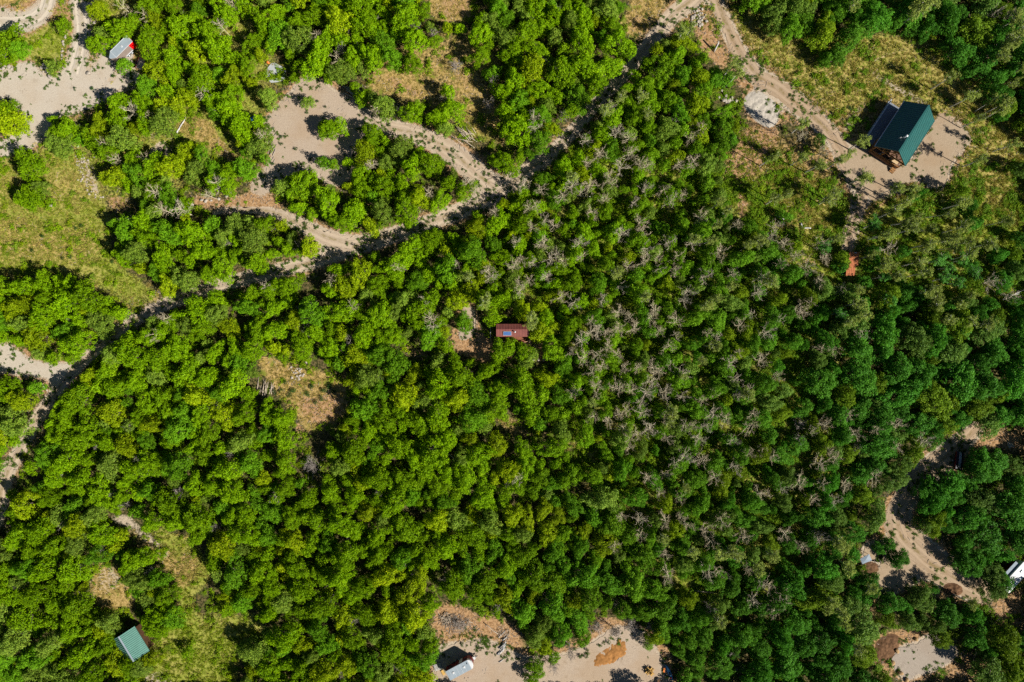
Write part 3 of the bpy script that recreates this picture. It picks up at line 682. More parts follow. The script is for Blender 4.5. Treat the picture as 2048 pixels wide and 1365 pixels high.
bare_px += at4(1024, 1023, [(900,30),(1040,80),(1050,190),(1240,75),(1345,60),(1420,130),(1540,150),(1680,75),(820,290),(1255,350),(1280,520),(1540,430),(1560,500),(1650,480),(1890,190),(1905,460),(1950,720),(2020,550),(1590,250)])
bare_px += at4(1536, 1023, [(140,200),(410,210),(270,290),(20,570),(170,610),(110,700),(65,780)])
bare_px += at4(1536, 341, [(130,580),(450,570),(470,690),(240,680),(430,900),(580,960),(350,1090),(100,1180),(260,1120),(1000,610),(750,1320),(100,740),(320,760),(1790,900),(80,430),(20,520),(1960,990)])
bare_px += at4(512, 341, [(1380,160),(1740,150),(1690,90),(600,860),(1130,770),(80,930),(1600,760),(1350,1040),(1390,1190),(765,1090),(1410,1260),(1880,760),(1870,840),(1940,320)])
bare_px += at4(1024, 0, [(790,850),(710,1210),(960,1210),(920,1130),(1430,1090),(1500,1010),(580,1130),(850,1050),(1110,1290),(1030,1300),(890,1310),(240,940),(180,940),(160,1010),(1440,1290),(600,1310),(1310,1310)])
bare_px += at4(0, 0, [(980,70),(1150,110),(1750,200),(1600,740),(1040,880),(1180,950),(820,1140),(910,1250),(1170,1270),(1850,20)])
bare_px += at4(512, 0, [(470,270),(990,840),(910,1300),(40,1090),(660,480)])
bare_px += at4(0, 341, [(1230,180),(1640,180),(1730,110),(1290,310),(1440,320),(1310,1190),(1250,1310)])
bare_px += at4(1536, 0, [(300,1080),(470,1190),(1810,90),(1960,100)])
# grey twiggy brush among the oaks
brush_px = at4(512, 0, [(900,180),(1000,60),(1000,140),(1260,170),(1420,250),(1170,20),(1500,780),(1160,880),(680,390),(790,385),(1890,650),(1860,830),(1600,520),(870,410),(490,130)])
brush_px += at4(0, 682, [(1730,530),(1030,680),(1120,920),(1210,1040),(1780,1060),(1850,900),(1000,1320),(910,1220),(1830,555),(780,830),(1420,1220),(500,1070)])
brush_px += at4(512, 682, [(990,290),(160,1260),(2020,1140),(980,1210),(1410,850),(420,980),(750,20),(450,1020)])
brush_px += at4(512, 1023, [(660,95),(750,190),(1260,480),(1060,550),(1190,430),(690,1290),(900,660),(600,720),(1160,1250),(1940,760),(1500,570),(810,860),(760,880)])
brush_px += at4(0, 1023, [(1730,120),(520,110),(220,250),(810,310),(150,620),(60,700),(1190,490),(1150,1190),(160,1060),(350,350)])
brush_px += at4(0, 341, [(570,1180),(1840,570),(990,540),(1060,380),(160,190),(280,890),(1000,470)])
brush_px += at4(512, 341, [(350,610),(1280,1100),(370,1100),(430,1190),(760,1340),(450,1080),(1720,920),(390,1270),(1180,285)])
brush_px += at4(1024, 0, [(1320,960),(1420,930),(370,90),(190,190),(265,480),(350,550),(800,320),(410,920)])
brush_px += at4(1024, 1023, [(680,920),(820,970),(470,1140),(340,1260),(960,910),(1110,920),(830,740),(1300,790),(1740,520),(1600,790),(1410,770),(1760,1130),(1830,1270),(280,720)])
brush_px += at4(1536, 682, [(600,640),(270,665),(250,790),(720,860)])
# leafy aspens, grey-green (px, py, crown radius m, tone)
aspen_px = [(x, y, 1.7, 'o') for x, y in at4(1536, 341, [(1020,140),(1140,130),(1130,250),(1000,340),(1110,400),(1180,370),(1170,470),(1420,330),(1550,260),(1300,460),(1550,460),(920,520),(960,500),(1280,590),(1420,550),(1600,570),(1450,545),(530,190),(500,230),(60,230),(150,200),(770,50),(1000,770),(1050,830),(930,740),(1200,740),(1240,830),(1620,690),(700,970),(690,1080),(760,1160),(650,1200),(1290,980),(1240,640),(1600,1010),(1350,1100),(1430,1180),(1580,1200),(1750,1230),(1540,1080),(540,560),(30,900),(1330,1010),(820,690),(1900,400),(1760,590),(1480,610)])]
aspen_px += [(x, y, 1.8, 'g') for x, y in at4(1536, 341, [(840,440),(440,600),(1380,720),(1440,780),(1560,720),(1640,830),(1420,870),(1530,900),(900,860),(960,1050),(560,1150),(1570,1270)])]
aspen_px += [(x, y, 1.6, 'o') for x, y in at4(1536, 0, [(750,1140),(570,1300),(640,1250),(30,1260),(290,990),(1440,630),(1620,770),(1860,890),(1900,830),(1800,820),(1680,960),(680,60),(1700,1280),(1960,1150),(2010,560),(1960,660),(280,1260),(400,1320)])]
aspen_px += [(x, y, 2.3, 'o') for x, y in at4(1536, 0, [(1190,60),(1260,30),(1180,120),(1900,370),(1960,330),(1880,440),(2000,250),(1990,140)])]
aspen_px += [(x, y, 1.7, 'o') for x, y in at4(1024, 0, [(1370,250),(1430,220),(1790,600),(1760,540),(760,880),(870,770),(1070,930),(1040,760)])]
aspen_px += [(x, y, 1.6, 'o') for x, y in at4(1024, 341, [(1650,270),(1720,330),(1460,540),(1580,560),(1750,930),(1550,1060),(1580,1100),(165,1180),(160,1260),(1640,440),(1900,620),(1970,560),(490,40),(830,830),(1620,1030),(1050,1000)])]
aspen_px += [(x, y, 1.6, 'o') for x, y in at4(1024, 682, [(1530,150),(1600,40),(640,500),(1420,1150),(1260,570),(1240,640),(1370,300),(1880,420)])]
aspen_px += [(x, y, 1.7, 'o') for x, y in at4(1024, 1023, [(1215,200),(1440,310),(1790,350),(1680,320),(1960,440),(1630,850),(1760,330)])]
aspen_px += [(x, y, 1.7, 'o') for x, y in at4(1536, 1023, [(40,370),(600,300),(620,430),(500,700),(560,800),(450,760),(620,900),(700,1090),(1620,740),(820,600),(560,240)])]
aspen_px += [(x, y, 1.5, 'o') for x, y in at4(512, 341, [(1820,1060),(1850,1030),(1700,870)])]
# known oaks and bushes: (px, py, crown radius m)
oak_px = [(300, 86, 3.1), (345, 118, 2.2), (246, 60, 2.3), (226, 58, 1.6), (196, 22, 2.0), (200, 88, 2.2), (205, 70, 1.6), (248, 131, 1.5), (318, 144, 2.6), (15, 92, 3.4), (40, 100, 1.8), (128, 53, 1.4), (62, 332, 3.2), (66, 395, 2.9), (80, 380, 1.8), (48, 398, 1.8), (18, 240, 3.4), (8, 225, 2.4), (128, 268, 2.6), (140, 262, 2.4), (112, 282, 2.0), (130, 290, 2.4), (108, 240, 1.0), (105, 135, 1.4),
 (660, 258, 2.0), (680, 252, 1.6), (648, 262, 1.5), (616, 205, 1.25), (650, 326, 1.5), (697, 325, 1.2), (668, 330, 1.0), (745, 272, 2.3), (1605, 118, 0), (1664, 116, 2.1), (1650, 118, 1.4), (1674, 112, 1.4), (1640, 283, 1.3), (1570, 435, 1.4),
 (1700, 522, 0), (1684, 520, 1.7), (1682, 533, 1.5), (1728, 568, 1.7), (1030, 650, 0), (985, 636, 1.7), (1006, 600, 2.2), (1003, 702, 2.6), (1022, 694, 1.6), (940, 580, 2.2), (925, 645, 1.8), (935, 648, 1.2), (915, 600, 2.2), (1048, 705, 2.0), (1062, 712, 1.6), (1105, 700, 2.4), (1085, 660, 2.6), (1090, 640, 2.0),
 (325, 1228, 2.6), (345, 1235, 2.2), (335, 1250, 2.0), (310, 1255, 1.9), (300, 1240, 1.8), (220, 1245, 2.2), (208, 1262, 2.0), (215, 1290, 2.2), (235, 1325, 2.6), (262, 1325, 2.4), (285, 1330, 2.4), (300, 1318, 1.9), (250, 1312, 1.4), (268, 1318, 1.6), (268, 1150, 2.2), (290, 1165, 2.2), (280, 1180, 1.8), (260, 1130, 2.4), (285, 1115, 2.2), (375, 1305, 1.2),
 (1068, 1330, 1.5), (1075, 1345, 1.3), (1062, 1358, 1.4), (1108, 1315, 1.3), (1165, 1275, 1.8), (1310, 1270, 2.0), (1322, 1258, 2.2), (1296, 1288, 1.2), (1374, 1348, 1.7), (1392, 1318, 2.0), (1440, 1330, 2.8),
 (1800, 1115, 1.8), (1790, 1122, 1.5), (1778, 1090, 1.3), (1758, 1098, 1.2), (1706, 1108, 1.5), (1900, 970, 2.8), (1875, 985, 2.6), (1895, 990, 2.2), (1846, 1050, 1.8), (1850, 975, 2.0), (1925, 1120, 2.2), (1945, 1130, 2.6), (1990, 1180, 2.2), (1985, 1150, 2.6), (2000, 1160, 2.2), (1840, 1190, 2.0), (1830, 1200, 1.8), (1880, 1275, 2.2), (1870, 1255, 2.0), (1735, 1160, 2.0), (1740, 1180, 1.8)]
oak_px += [(1975, 850, 2.6), (1995, 832, 2.6), (1912, 838, 2.4), (1888, 850, 2.4), (1868, 866, 2.2), (1962, 922, 2.6), (1952, 948, 2.6), (1985, 930, 3.0), (1862, 1010, 2.2), (1868, 1040, 2.2)]
oak_px = [o for o in oak_px if o[2] > 0]
# small weeds and bushes in the gravel and the meadows
weed_px = [(x, y, .42) for x, y in at4(512, 0, [(110,855),(165,880),(105,935),(70,950),(540,950),(870,965),(555,860),(405,895),(205,1095),(735,1085),(315,1190),(650,1175),(200,1150),(1030,935),(1120,960),(1175,970),(1290,980),(1350,1020),(1390,1145),(1470,1195),(1555,1240),(1730,1180),(1650,1125),(490,815),(825,925),(40,920),(160,800),(130,1310),(440,1275),(730,800),(1060,1000),(90,890)])]
weed_px += [(x, y, .55) for x, y in at4(0, 341, [(500,700),(650,440),(340,530),(260,640),(600,460),(880,650),(900,730),(560,700)])]
weed_px += [(x, y, .6) for x, y in at4(512, 682, [(440,370),(540,395),(520,460),(480,490),(290,400),(235,330),(580,370),(620,400),(410,430),(150,410),(200,400),(270,430)])]
weed_px += [(x, y, .5) for x, y in at4(1024, 1023, [(600,1110),(550,1160),(595,1160),(770,1045)])]
weed_px += [(x, y, .5) for x, y in [(120, 150), (150, 178), (118, 158), (185, 178), (225, 152), (880, 1306), (888, 1312), (925, 1290), (955, 1294), (960, 1300), (1700, 215), (1880, 190), (1868, 165), (1856, 120), (1600, 170), (1700, 440), (1672, 380), (1655, 440)]]

CLEAR = roadmask.copy()
skip = []
for ch, st, fe, poly in COVER:
    xs_ = [p[0] for p in poly]
    if st >= .6 and not (min(xs_) > 1400 and (max(xs_) - min(xs_)) > 300): CLEAR |= pip(poly, PXX, PYY)
NOTREE = [[(1432,-40),(1472,0),(1496,29),(1530,58),(1583,77),(1631,92),(1689,101),(1728,96),(1757,75),(1815,80),(1858,75),(1882,92),(1906,140),(1945,164),(1969,193),(1979,227),(1998,260),(2060,270),(2060,320),(1950,330),(1900,360),(1890,390),(1840,370),(1780,405),(1730,405),(1700,490),(1660,500),(1560,480),(1500,440),(1505,350),(1500,300),(1490,250),(1480,190),(1440,60)],
 [(970, 636), (1068, 640), (1070, 700), (1045, 700), (1030, 690), (990, 698), (972, 690)], [(1684, 498), (1724, 498), (1722, 545), (1714, 556), (1684, 556)], [(224, 1246), (262, 1225), (280, 1250), (303, 1300), (280, 1306), (240, 1302), (222, 1285)],
 [(205, 60), (272, 62), (272, 112), (240, 126), (212, 122)], [(268, 110), (298, 116), (290, 145), (266, 142)], [(524, 128), (576, 124), (576, 168), (524, 168)], [(880, 1210), (950, 1225), (950, 1275), (880, 1270)], [(1000, 1265), (1035, 1270), (1035, 1310), (1000, 1300)],
 [(905, 250), (962, 275), (965, 300), (930, 290)], [(1715, 1100), (1740, 1098), (1740, 1125), (1715, 1125)], [(1996, 1140), (2060, 1110), (2060, 1170), (2010, 1195)], [(1895, 895), (1940, 890), (1935, 945), (1890, 950)], [(1960, 1205), (2060, 1160), (2060, 1240), (1980, 1235)],
 [(1385, 8), (1420, 8), (1420, 60), (1380, 60)], [(575, 725), (620, 725), (620, 770), (570, 770)], [(520, 755), (552, 755), (552, 800), (520, 800)], [(1430, 180), (1450, 180), (1450, 205), (1430, 205)], [(1600, 905), (1640, 920), (1620, 945)],
 [(600, 880), (640, 890), (650, 950), (625, 975), (600, 930)], [(365, 1170), (420, 1150), (430, 1215), (380, 1225)], [(1880, 1300), (1935, 1300), (1940, 1385), (1800, 1420), (1790, 1360)], [(1318, 1325), (1352, 1325), (1362, 1385), (1310, 1385)], [(270,1080),(330,1130),(300,1140),(262,1100)], [(0,0),(0,0),(0,0)]]
HARD = np.zeros_like(CLEAR)
for p in NOTREE[1:]: HARD |= pip(p, PXX, PYY)
for p in NOTREE: CLEAR |= pip(p, PXX, PYY)
for ch, st, fe, poly in COVER:
    if st >= .6 and max(p[0] for p in poly) < 720 and max(p[1] for p in poly) - min(p[1] for p in poly) < 110 and min(p[1] for p in poly) > 200: HARD |= pip(poly, PXX, PYY)
THIN = pip([(180, -30), (560, -30), (560, 330), (220, 430), (100, 260), (220, 160)], PXX, PYY) | pip([(700, 60), (1010, 60), (1060, 330), (900, 260), (720, 180)], PXX, PYY)
SPARSE = [(1470, 230), (1700, 400), (1800, 390), (1900, 370), (2080, 290), (2080, 640), (1960, 630), (1860, 600), (1760, 575), (1640, 560), (1540, 540), (1480, 480)]
BZONE = [(980, 380), (1120, 300), (1330, 240), (1480, 300), (1560, 480), (1640, 600), (1600, 760), (1720, 880), (1740, 980), (1600, 1100), (1440, 1290), (1330, 1200), (1240, 1010), (1130, 920), (1110, 680), (1000, 560)]
sparse_m = pip(SPARSE, PXX, PYY); bz_m = pip(BZONE, PXX, PYY)
def look(mask, x, y):
    i = int(round((x - GX0) / GS)); j = int(round((y - GY0) / GS))
    return bool(mask[j, i]) if 0 <= i < NX and 0 <= j < NY else False

def tone(px, py, jitter=1.0):
    t = float(smooth(950, 1850, px + 0.25 * (py - 682)))  # yellower left, darker right: sun-direction light across the view put into leaf colour
    c = ((1 - t) * np.array([0.192, 0.345, 0.003]) + t * np.array([0.072, 0.225, 0.022])) * (1 - .16 * float(smooth(600, 1250, py)))
    u = rng.random()
    if u < .13: c = c * .55 + np.array([.36, .40, .006]) * .45 * (1 - .4 * t)       # yellowish
    elif u < .26: c = c * .55 + np.array([.20, .25, .065]) * .45                        # olive grey
    elif u < .40: c = c * .6 + np.array([.06, .24, .016]) * .4                        # deep green
    return c * rng.uniform(.74, 1.2)

trees = []; cell = {}
def near_ok(x, y, r, k):
    a, b = int(x // 4), int(y // 4)
    for i in (-1, 0, 1):
        for j in (-1, 0, 1):
            for (X, Y, Rr) in cell.get((a + i, b + j), ()):
                if (X - x) ** 2 + (Y - y) ** 2 < (k * (r + Rr)) ** 2: return False
    return True
def put(kind, px, py, r, proto, h=None, col=None, zc=.55, reg=True, lean=True):
    h = h or proto['h'] * r / proto['R'] * rng.uniform(.9, 1.12)
    q = P(px, py, h * zc)
    trees.append(dict(kind=kind, x=q.x, y=q.y, px=px, py=py, r=r, h=h, proto=proto, col=tone(px, py) if col is None else col, rz=rng.uniform(0, 6.28), ax=rng.uniform(.86, 1.16)))
    if reg: cell.setdefault((int(q.x // 4), int(q.y // 4)), []).append((q.x, q.y, r))
for px, py, r in oak_px: put('oak', px, py, r, OAK[rng.integers(9)] if r > 1.7 else SCRUB[rng.integers(6)], h=min(4.8, 1.9 * r + rng.uniform(.3, .9)))
for px, py, r, tn in aspen_px:
    c = np.array([.235, .295, .060]) if tn == 'o' else np.array([.085, .25, .035])
    put('aspen', px, py, r * rng.uniform(.58, .88), ASPEN[rng.integers(7)], h=rng.uniform(6.4, 8.6) if tn == 'o' else rng.uniform(4.5, 6), col=c * rng.uniform(.8, 1.2), zc=.76, reg=False)
    trees[-1]['tn'] = tn
for px, py in bare_px: put('bare', px + rng.normal(0, 1), py + rng.normal(0, 1), rng.uniform(1.2, 1.95), BARE[rng.integers(9)], h=rng.uniform(5.2, 7.4), zc=.8, reg=False)
for px, py in brush_px: put('brush', px, py, rng.uniform(.9, 1.5), BRUSH[rng.integers(4)], h=rng.uniform(2.6, 4.2), zc=.8, reg=False)
for px, py, r in weed_px: put('weed', px, py, r * rng.uniform(.8, 1.25), BUSH[rng.integers(4)], h=r * rng.uniform(.8, 1.2), reg=False, col=np.array([.045, .10, .022]) * rng.uniform(.8, 1.3))

# fill the woods
ok_x, ok_y = 118, 82
gapf = np.array([[wob(x * .23, y * .23, 1.0) + .8 * wob(x * .6 + 20, y * .6, 1.0) for x in gx[::2]] for y in gy[::2]]).repeat(2, 0).repeat(2, 1)[:NY, :NX]
def gap(x, y):
    i = min(NX - 1, max(0, int((x - GX0) / GS))); j = min(NY - 1, max(0, int((y - GY0) / GS)))
    return gapf[j, i]
def clear_round(x, y, r):
    if look(CLEAR, x, y): return False
    if any(look(HARD, x + 1.2 * r * math.cos(a), y + 1.2 * r * math.sin(a)) for a in np.arange(0, 6.28, .5)): return False
    return sum(look(CLEAR, x + r * math.cos(a), y + r * math.sin(a)) for a in np.arange(0, 6.28, .7)) <= 1
def fill(n, rlo, rhi, k):
    for _ in range(n):
        x, y = rng.uniform(-ok_x, ok_x), rng.uniform(-ok_y, ok_y)
        inb = look(bz_m, x, y); sp = look(sparse_m, x, y); g = gap(x, y); thin = look(THIN, x, y)
        if g < (-.30 if inb else 1.0 if sp else -.36 if thin else -.74): continue       # hollows in the canopy
        r = rng.uniform(rlo, rhi)
        if inb or sp: r *= .78
        h = (1.9 + 1.45 * r) * rng.uniform(.80, 1.2)
        kk = 1 / (1 - .6 * h / H)
        px, py = x * kk / K0 + 1024, -y * kk / K0 + 682.5
        lower = smooth(1500, 1800, px) * smooth(600, 760, py) + smooth(1500, 1700, px) * smooth(150, 60, py)
        r *= 1 + .25 * float(lower)
        if not clear_round(x * kk, y * kk, r * .9): continue
        if look(roadmask, x, y): continue
        if not near_ok(x, y, r, k * (1.12 if inb else 1)): continue
        pr = OAK[rng.integers(9)] if r > 1.65 else SCRUB[rng.integers(6)]
        trees.append(dict(kind='oak', x=x, y=y, px=px, py=py, r=r, h=h, proto=pr, col=tone(px, py), rz=rng.uniform(0, 6.28), ax=rng.uniform(.80, 1.25)))
        cell.setdefault((int(x // 4), int(y // 4)), []).append((x, y, r))
fill(9000, 2.0, 3.0, .72)
fill(14000, 1.5, 2.2, .68)
fill(16000, 1.0, 1.5, .66)
print('TREES', {k: sum(t['kind'] == k for t in trees) for k in ('oak', 'aspen', 'bare', 'brush', 'weed')})
# ------------------------------------------------------------------ landmarks used to say which tree is which
LAND = [('the teal roofed cabin', 1800, 265), ('the solar red shed', 1025, 660), ('the rusty orange roofed shed', 1706, 525), ('the ribbed green roof', 260, 1278), ('the silver trailer', 920, 1335), ('the red ended trailer', 243, 98), ('the white camper', 2025, 1160), ('the pale concrete pad', 550, 147),
 ('the round meadow bush', 62, 332), ('the meadow rubble row', 180, 365), ('the loop road', 50, 40), ('the plaza bush island', 665, 255), ('the leaning log pile', 930, 268), ('the lower driveway bend', 660, 480), ('the ochre strip glade', 420, 270), ('the brown glade', 630, 790), ('the upper brown meadow', 905, 10), ('the middle brown meadow', 950, 190),
 ('the big boulder pile', 1395, 35), ('the road junction', 985, 380), ('the gravel spill', 1525, 218), ('the dirt heap', 1225, 1305), ('the brush heap', 915, 1240), ('the small gravel pad', 1850, 1310), ('the slate tarp', 1725, 1112), ('the shaded utility trailer', 1918, 920), ('the pale gravel patch', 60, 720), ('the rutted cabin track', 1800, 180), ('the grassy corner glade', 400, 1300), ('the rocky glade', 290, 1090),
 ('the shaded road bend', 95, 800), ('the left road end', 20, 980), ('the bare earth patch', 1520, 310), ('the brown path', 1485, 400), ('the blue drums', 508, 240), ('the top road mouth', 1370, 10), ('the shed path', 935, 640), ('the fallen log clearing', 1600, 450), ('the dead brush thicket', 760, 30), ('the red leaf brush', 1150, 765), ('the black hollow', 620, 900), ('the east road bend', 1800, 1050), ('the grassy dark shadow', 1930, 500), ('the upper wood edge', 1700, 90), ('the inner straw patch', 1025, 855), ('the fire pit chairs', 1295, 1337)]
ORD = ['nearest', 'second nearest', 'third nearest', 'fourth nearest', 'fifth nearest', 'sixth nearest', 'seventh nearest', 'eighth nearest']
def locate(tr):
    d = [(math.hypot(tr['px'] - x, tr['py'] - y), n, x, y) for n, x, y in LAND]
    d.sort(); _, A, ax, ay = d[0]
    best, B = -9, None
    for n, x, y in LAND:
        if n == A: continue
        L_ = math.hypot(x - ax, y - ay); v = ((x - ax) * (tr['px'] - ax) + (y - ay) * (tr['py'] - ay)) / (L_ * (d[0][0] + 1e-6))
        s = v - L_ / 2500
        if s > best: best, B = s, n
    return A, B, d[0][0]
def short(n): return n[4:] if n.startswith('the ') else n
KIND = {'oak': ('oak_tree', 'oak', 'tree'), 'aspen': ('aspen_tree', 'leafy aspen', 'tree'), 'bare': ('bare_tree', 'bare tree', 'bare tree'), 'brush': ('dead_shrub', 'grey twiggy shrub', 'shrub'), 'weed': ('green_bush', 'low green bush', 'bush')}
def inframe(t): return -8 < t['px'] < 2056 and -8 < t['py'] < 1373
things = {}
for k in KIND: things[k] = [t for t in trees if t['kind'] == k and inframe(t)]
oaks = things['oak']
for t in oaks:        # how large each shows: size, plus those standing alone at a glade or road edge
    e = sum(look(CLEAR, t['x'] + 1.5 * t['r'] * math.cos(a), t['y'] + 1.5 * t['r'] * math.sin(a)) for a in np.arange(0, 6.28, .8))
    t['score'] = t['r'] + .08 * e + .1 * (t['h'] - 3.5)
oaks.sort(key=lambda t: -t['score'])
for t in oaks[296:]: t['rest'] = True
for t in trees:
    if t['kind'] == 'oak' and not inframe(t): t['rest'] = True
aspen_in = things['aspen']
# rank every plant of a kind between its two landmarks
for k in KIND:
    by = {}
    for t in things[k]:
        t['A'], t['B'], t['d'] = locate(t); by.setdefault((t['A'], t['B']), []).append(t)
    for L_ in by.values():
        L_.sort(key=lambda t: t['d'])
        for i, t in enumerate(L_): t['rank'] = i; t['n'] = len(L_)
def looks(t):
    c = t['col']; k = t['kind']
    if k in ('bare', 'brush'): return ('small ' if t['r'] < (1.75 if k == 'bare' else 1.1) else 'wide ' if t['r'] > (2.2 if k == 'bare' else 1.4) else '')
    if k == 'weed': return ''
    g = c[0] / c[1]
    w = 'yellow green' if g > .62 else 'olive' if c[2] > .022 and g > .5 else 'deep green' if g < .45 else 'green'
    if k == 'aspen': w = 'grey green' if t.get('tn') == 'o' else 'deep green'
    s = 'broad ' if t['r'] > 2.5 else 'small ' if t['r'] < 1.5 else ''
    return s + w + ' '
used = {}
def plant_label(t):
    nm = KIND[t['kind']][1]; A, B = t['A'], short(t['B'])
    if t['rank'] < 8:
        lab = f"{looks(t)}{nm} {ORD[t['rank']]} {A} toward {B}"
        if len(lab.replace('-', ' ').split()) > 16: lab = f"{nm} {ORD[t['rank']]} {A} toward {B}"
        g = KIND[t['kind']][0].replace('_', ' ') + 's near ' + A
    else:
        lab = f"{nm} in the thick wood from {short(A)} toward {B}"
        g = KIND[t['kind']][0].replace('_', ' ') + 's from ' + short(A) + ' toward ' + B
    return lab[:1].lower() + lab[1:], g

def plant(t):
    name, nm, cat = KIND[t['kind']]; lab, grp = plant_label(t); pr = t['proto']
    s = t['r'] / pr['R']; sz = t['h'] / pr['h']
    o = thing(name, lab, cat, (t['x'], t['y'], 0), t['rz'], grp)
    o.scale = (s * t['ax'], s / t['ax'], sz)
    if t['kind'] in ('bare', 'aspen'):
        o.rotation_euler = (rng.normal(0, .035), rng.normal(0, .035), t['rz'])
    for part_name, key in (('crown', 'crown'), ('trunk', 'trunk')):
        if t['kind'] == 'weed' and key == 'trunk': continue
        c = bpy.data.objects.new(part_name, pr[key]); COL.objects.link(c); c.parent = o
        if key == 'crown': c['leaf_col'] = [float(v) for v in t['col']]
    return o
for t in trees:
    if t.get('rest') or not inframe(t): continue
    plant(t)

# ------------------------------------------------------------------ the rest of the wood, undergrowth and grass: uncountable, one object each
hidden = bpy.data.collections.new('prototypes')           # not linked to the scene: only read by the scatter below
def proto_col(name, meshes):
    c = bpy.data.collections.new(name)
    for i, me in enumerate(meshes):
        o = bpy.data.objects.new(f'{name}_{i:02d}', me); c.objects.link(o)
    return c
def scatter(name, pts, rz, scl, pid, col, coll, label, cat):
    n = len(pts); me = bpy.data.meshes.new(name)
    me.vertices.add(n); me.vertices.foreach_set('co', np.asarray(pts, np.float32).ravel())
    def attr(nm, ty, dat, key): a = me.attributes.new(nm, ty, 'POINT'); a.data.foreach_set(key, np.asarray(dat, np.float32 if ty != 'INT' else np.int32).ravel())
    attr('rot', 'FLOAT_VECTOR', np.stack([np.zeros(n), np.zeros(n), rz], 1), 'vector')
    attr('scl', 'FLOAT_VECTOR', scl, 'vector'); attr('pid', 'INT', pid, 'value'); attr('leaf_col', 'FLOAT_VECTOR', col, 'vector')
    o = bpy.data.objects.new(name, me); COL.objects.link(o); tag(o, label, cat, kind='stuff')
    g = bpy.data.node_groups.new(name + '_scatter', 'GeometryNodeTree')
    g.interface.new_socket('Geometry', in_out='INPUT', socket_type='NodeSocketGeometry'); g.interface.new_socket('Geometry', in_out='OUTPUT', socket_type='NodeSocketGeometry')
    N, L = g.nodes, g.links
    gi = N.new('NodeGroupInput'); go = N.new('NodeGroupOutput'); ip = N.new('GeometryNodeInstanceOnPoints'); ci = N.new('GeometryNodeCollectionInfo')
    ci.inputs['Collection'].default_value = coll; ci.inputs['Separate Children'].default_value = True; ci.inputs['Reset Children'].default_value = True
    def named(nm, ty): a = N.new('GeometryNodeInputNamedAttribute'); a.data_type = ty; a.inputs['Name'].default_value = nm; return a.outputs['Attribute']
    L.new(gi.outputs[0], ip.inputs['Points']); L.new(ci.outputs[0], ip.inputs['Instance']); ip.inputs['Pick Instance'].default_value = True
    L.new(named('pid', 'INT'), ip.inputs['Instance Index'])
    er = N.new('FunctionNodeEulerToRotation'); L.new(named('rot', 'FLOAT_VECTOR'), er.inputs[0]); L.new(er.outputs[0], ip.inputs['Rotation'])
    L.new(named('scl', 'FLOAT_VECTOR'), ip.inputs['Scale']); L.new(ip.outputs[0], go.inputs[0])
    md = o.modifiers.new('Scatter', 'NODES'); md.node_group = g
    return o
rest = [t for t in trees if t.get('rest')]
pl = [p for p in OAK] + [p for p in SCRUB]; pc = proto_col('wood_crown', [p['crown'] for p in pl])
idx = {id(p): i for i, p in enumerate(pl)}
scatter('woodland', [(t['x'], t['y'], 0) for t in rest], [t['rz'] for t in rest], [(t['r'] / t['proto']['R'] * t['ax'], t['r'] / t['proto']['R'] / t['ax'], t['h'] / t['proto']['h']) for t in rest], [idx[id(t['proto'])] for t in rest], [t['col'] for t in rest], pc, 'continuous canopy of smaller scrub oaks filling the wood', 'woodland')

# undergrowth clumps below and between the trees
ug = []
for s in range(3):
    r = np.random.default_rng(500 + s)
    ug.append(leaf_cloud('undergrowth_clump', [((r.normal(0, .3), r.normal(0, .3), r.uniform(.12, .32)), r.uniform(.16, .28)) for _ in range(9)], 420, (0.09, 0.2), M['leaf'], seed=510 + s))
gr = []
for s in range(3):
    r = np.random.default_rng(600 + s); mb = MB()
    for b in range(16):
        a = r.uniform(0, 6.28); q = r.uniform(0, .22); x, y = q * math.cos(a), q * math.sin(a); d = r.uniform(0, 6.28); l = r.uniform(.10, .24); w_ = r.uniform(.02, .04); tl = r.uniform(.05, .2)
        cx, cy = math.cos(d), math.sin(d)
        mb.add([(x - cy * w_, y + cx * w_, 0), (x + cy * w_, y - cx * w_, 0), (x + cx * tl, y + cy * tl, l)], [(0, 1, 2)])
    me = mb.mesh('grass_tuft', M['grass_blade']); a = me.attributes.new('lv', 'FLOAT', 'FACE'); a.data.foreach_set('value', r.uniform(.2, .8, len(me.polygons)).astype(np.float32)); gr.append(me)
def sample(weight, n):
    weight = np.clip(weight, 0, None); p = (weight / weight.sum()).ravel(); k = rng.choice(p.size, n, p=p); j, i = np.divmod(k, NX)
    return gx[i] + rng.uniform(-GS / 2, GS / 2, n), gy[j] + rng.uniform(-GS / 2, GS / 2, n), j, i
core = (np.abs(KX) < 112) & (np.abs(KY) < 76)
rm = blur(roadmask.astype(float), .4)
patch = np.array([[wob(x * .35, y * .35, 1.0) for x in gx[::4]] for y in gy[::4]]).repeat(4, 0).repeat(4, 1)[:NY, :NX]
bare_w = np.clip(1 - rm * 1.6, 0, 1) * core
fw = bare_w * (sparse_m * .45 + bz_m * .9 + .34 * (1 - W.max(0)) + .10 * W[1]) * np.clip(.6 + .6 * patch, .12, 1.4) * (1 - .85 * np.clip(W[3], 0, 1))
fx, fy, fj, fi = sample(fw, 17000)
n = len(fx); uc = np.array([tone(x / K0 + 1024, -y / K0 + 682, 1) for x, y in zip(fx, fy)]) * rng.uniform(.8, 1.3, n)[:, None]
uc = uc * .5 + np.array([.20, .28, .010]) * .5
s = rng.uniform(.5, 1.5, n)
scatter('undergrowth', np.stack([fx, fy, np.zeros(n)], 1), rng.uniform(0, 6.28, n), np.stack([s, s, s * rng.uniform(.6, 1.2, n)], 1), rng.integers(0, 3, n), uc, proto_col('undergrowth_clump', ug), 'bright green low undergrowth between the trees', 'undergrowth')
gw = bare_w * (W[1] + .5 * W[0] + .3 * sparse_m)
qx, qy, qj, qi = sample(gw, 42000)
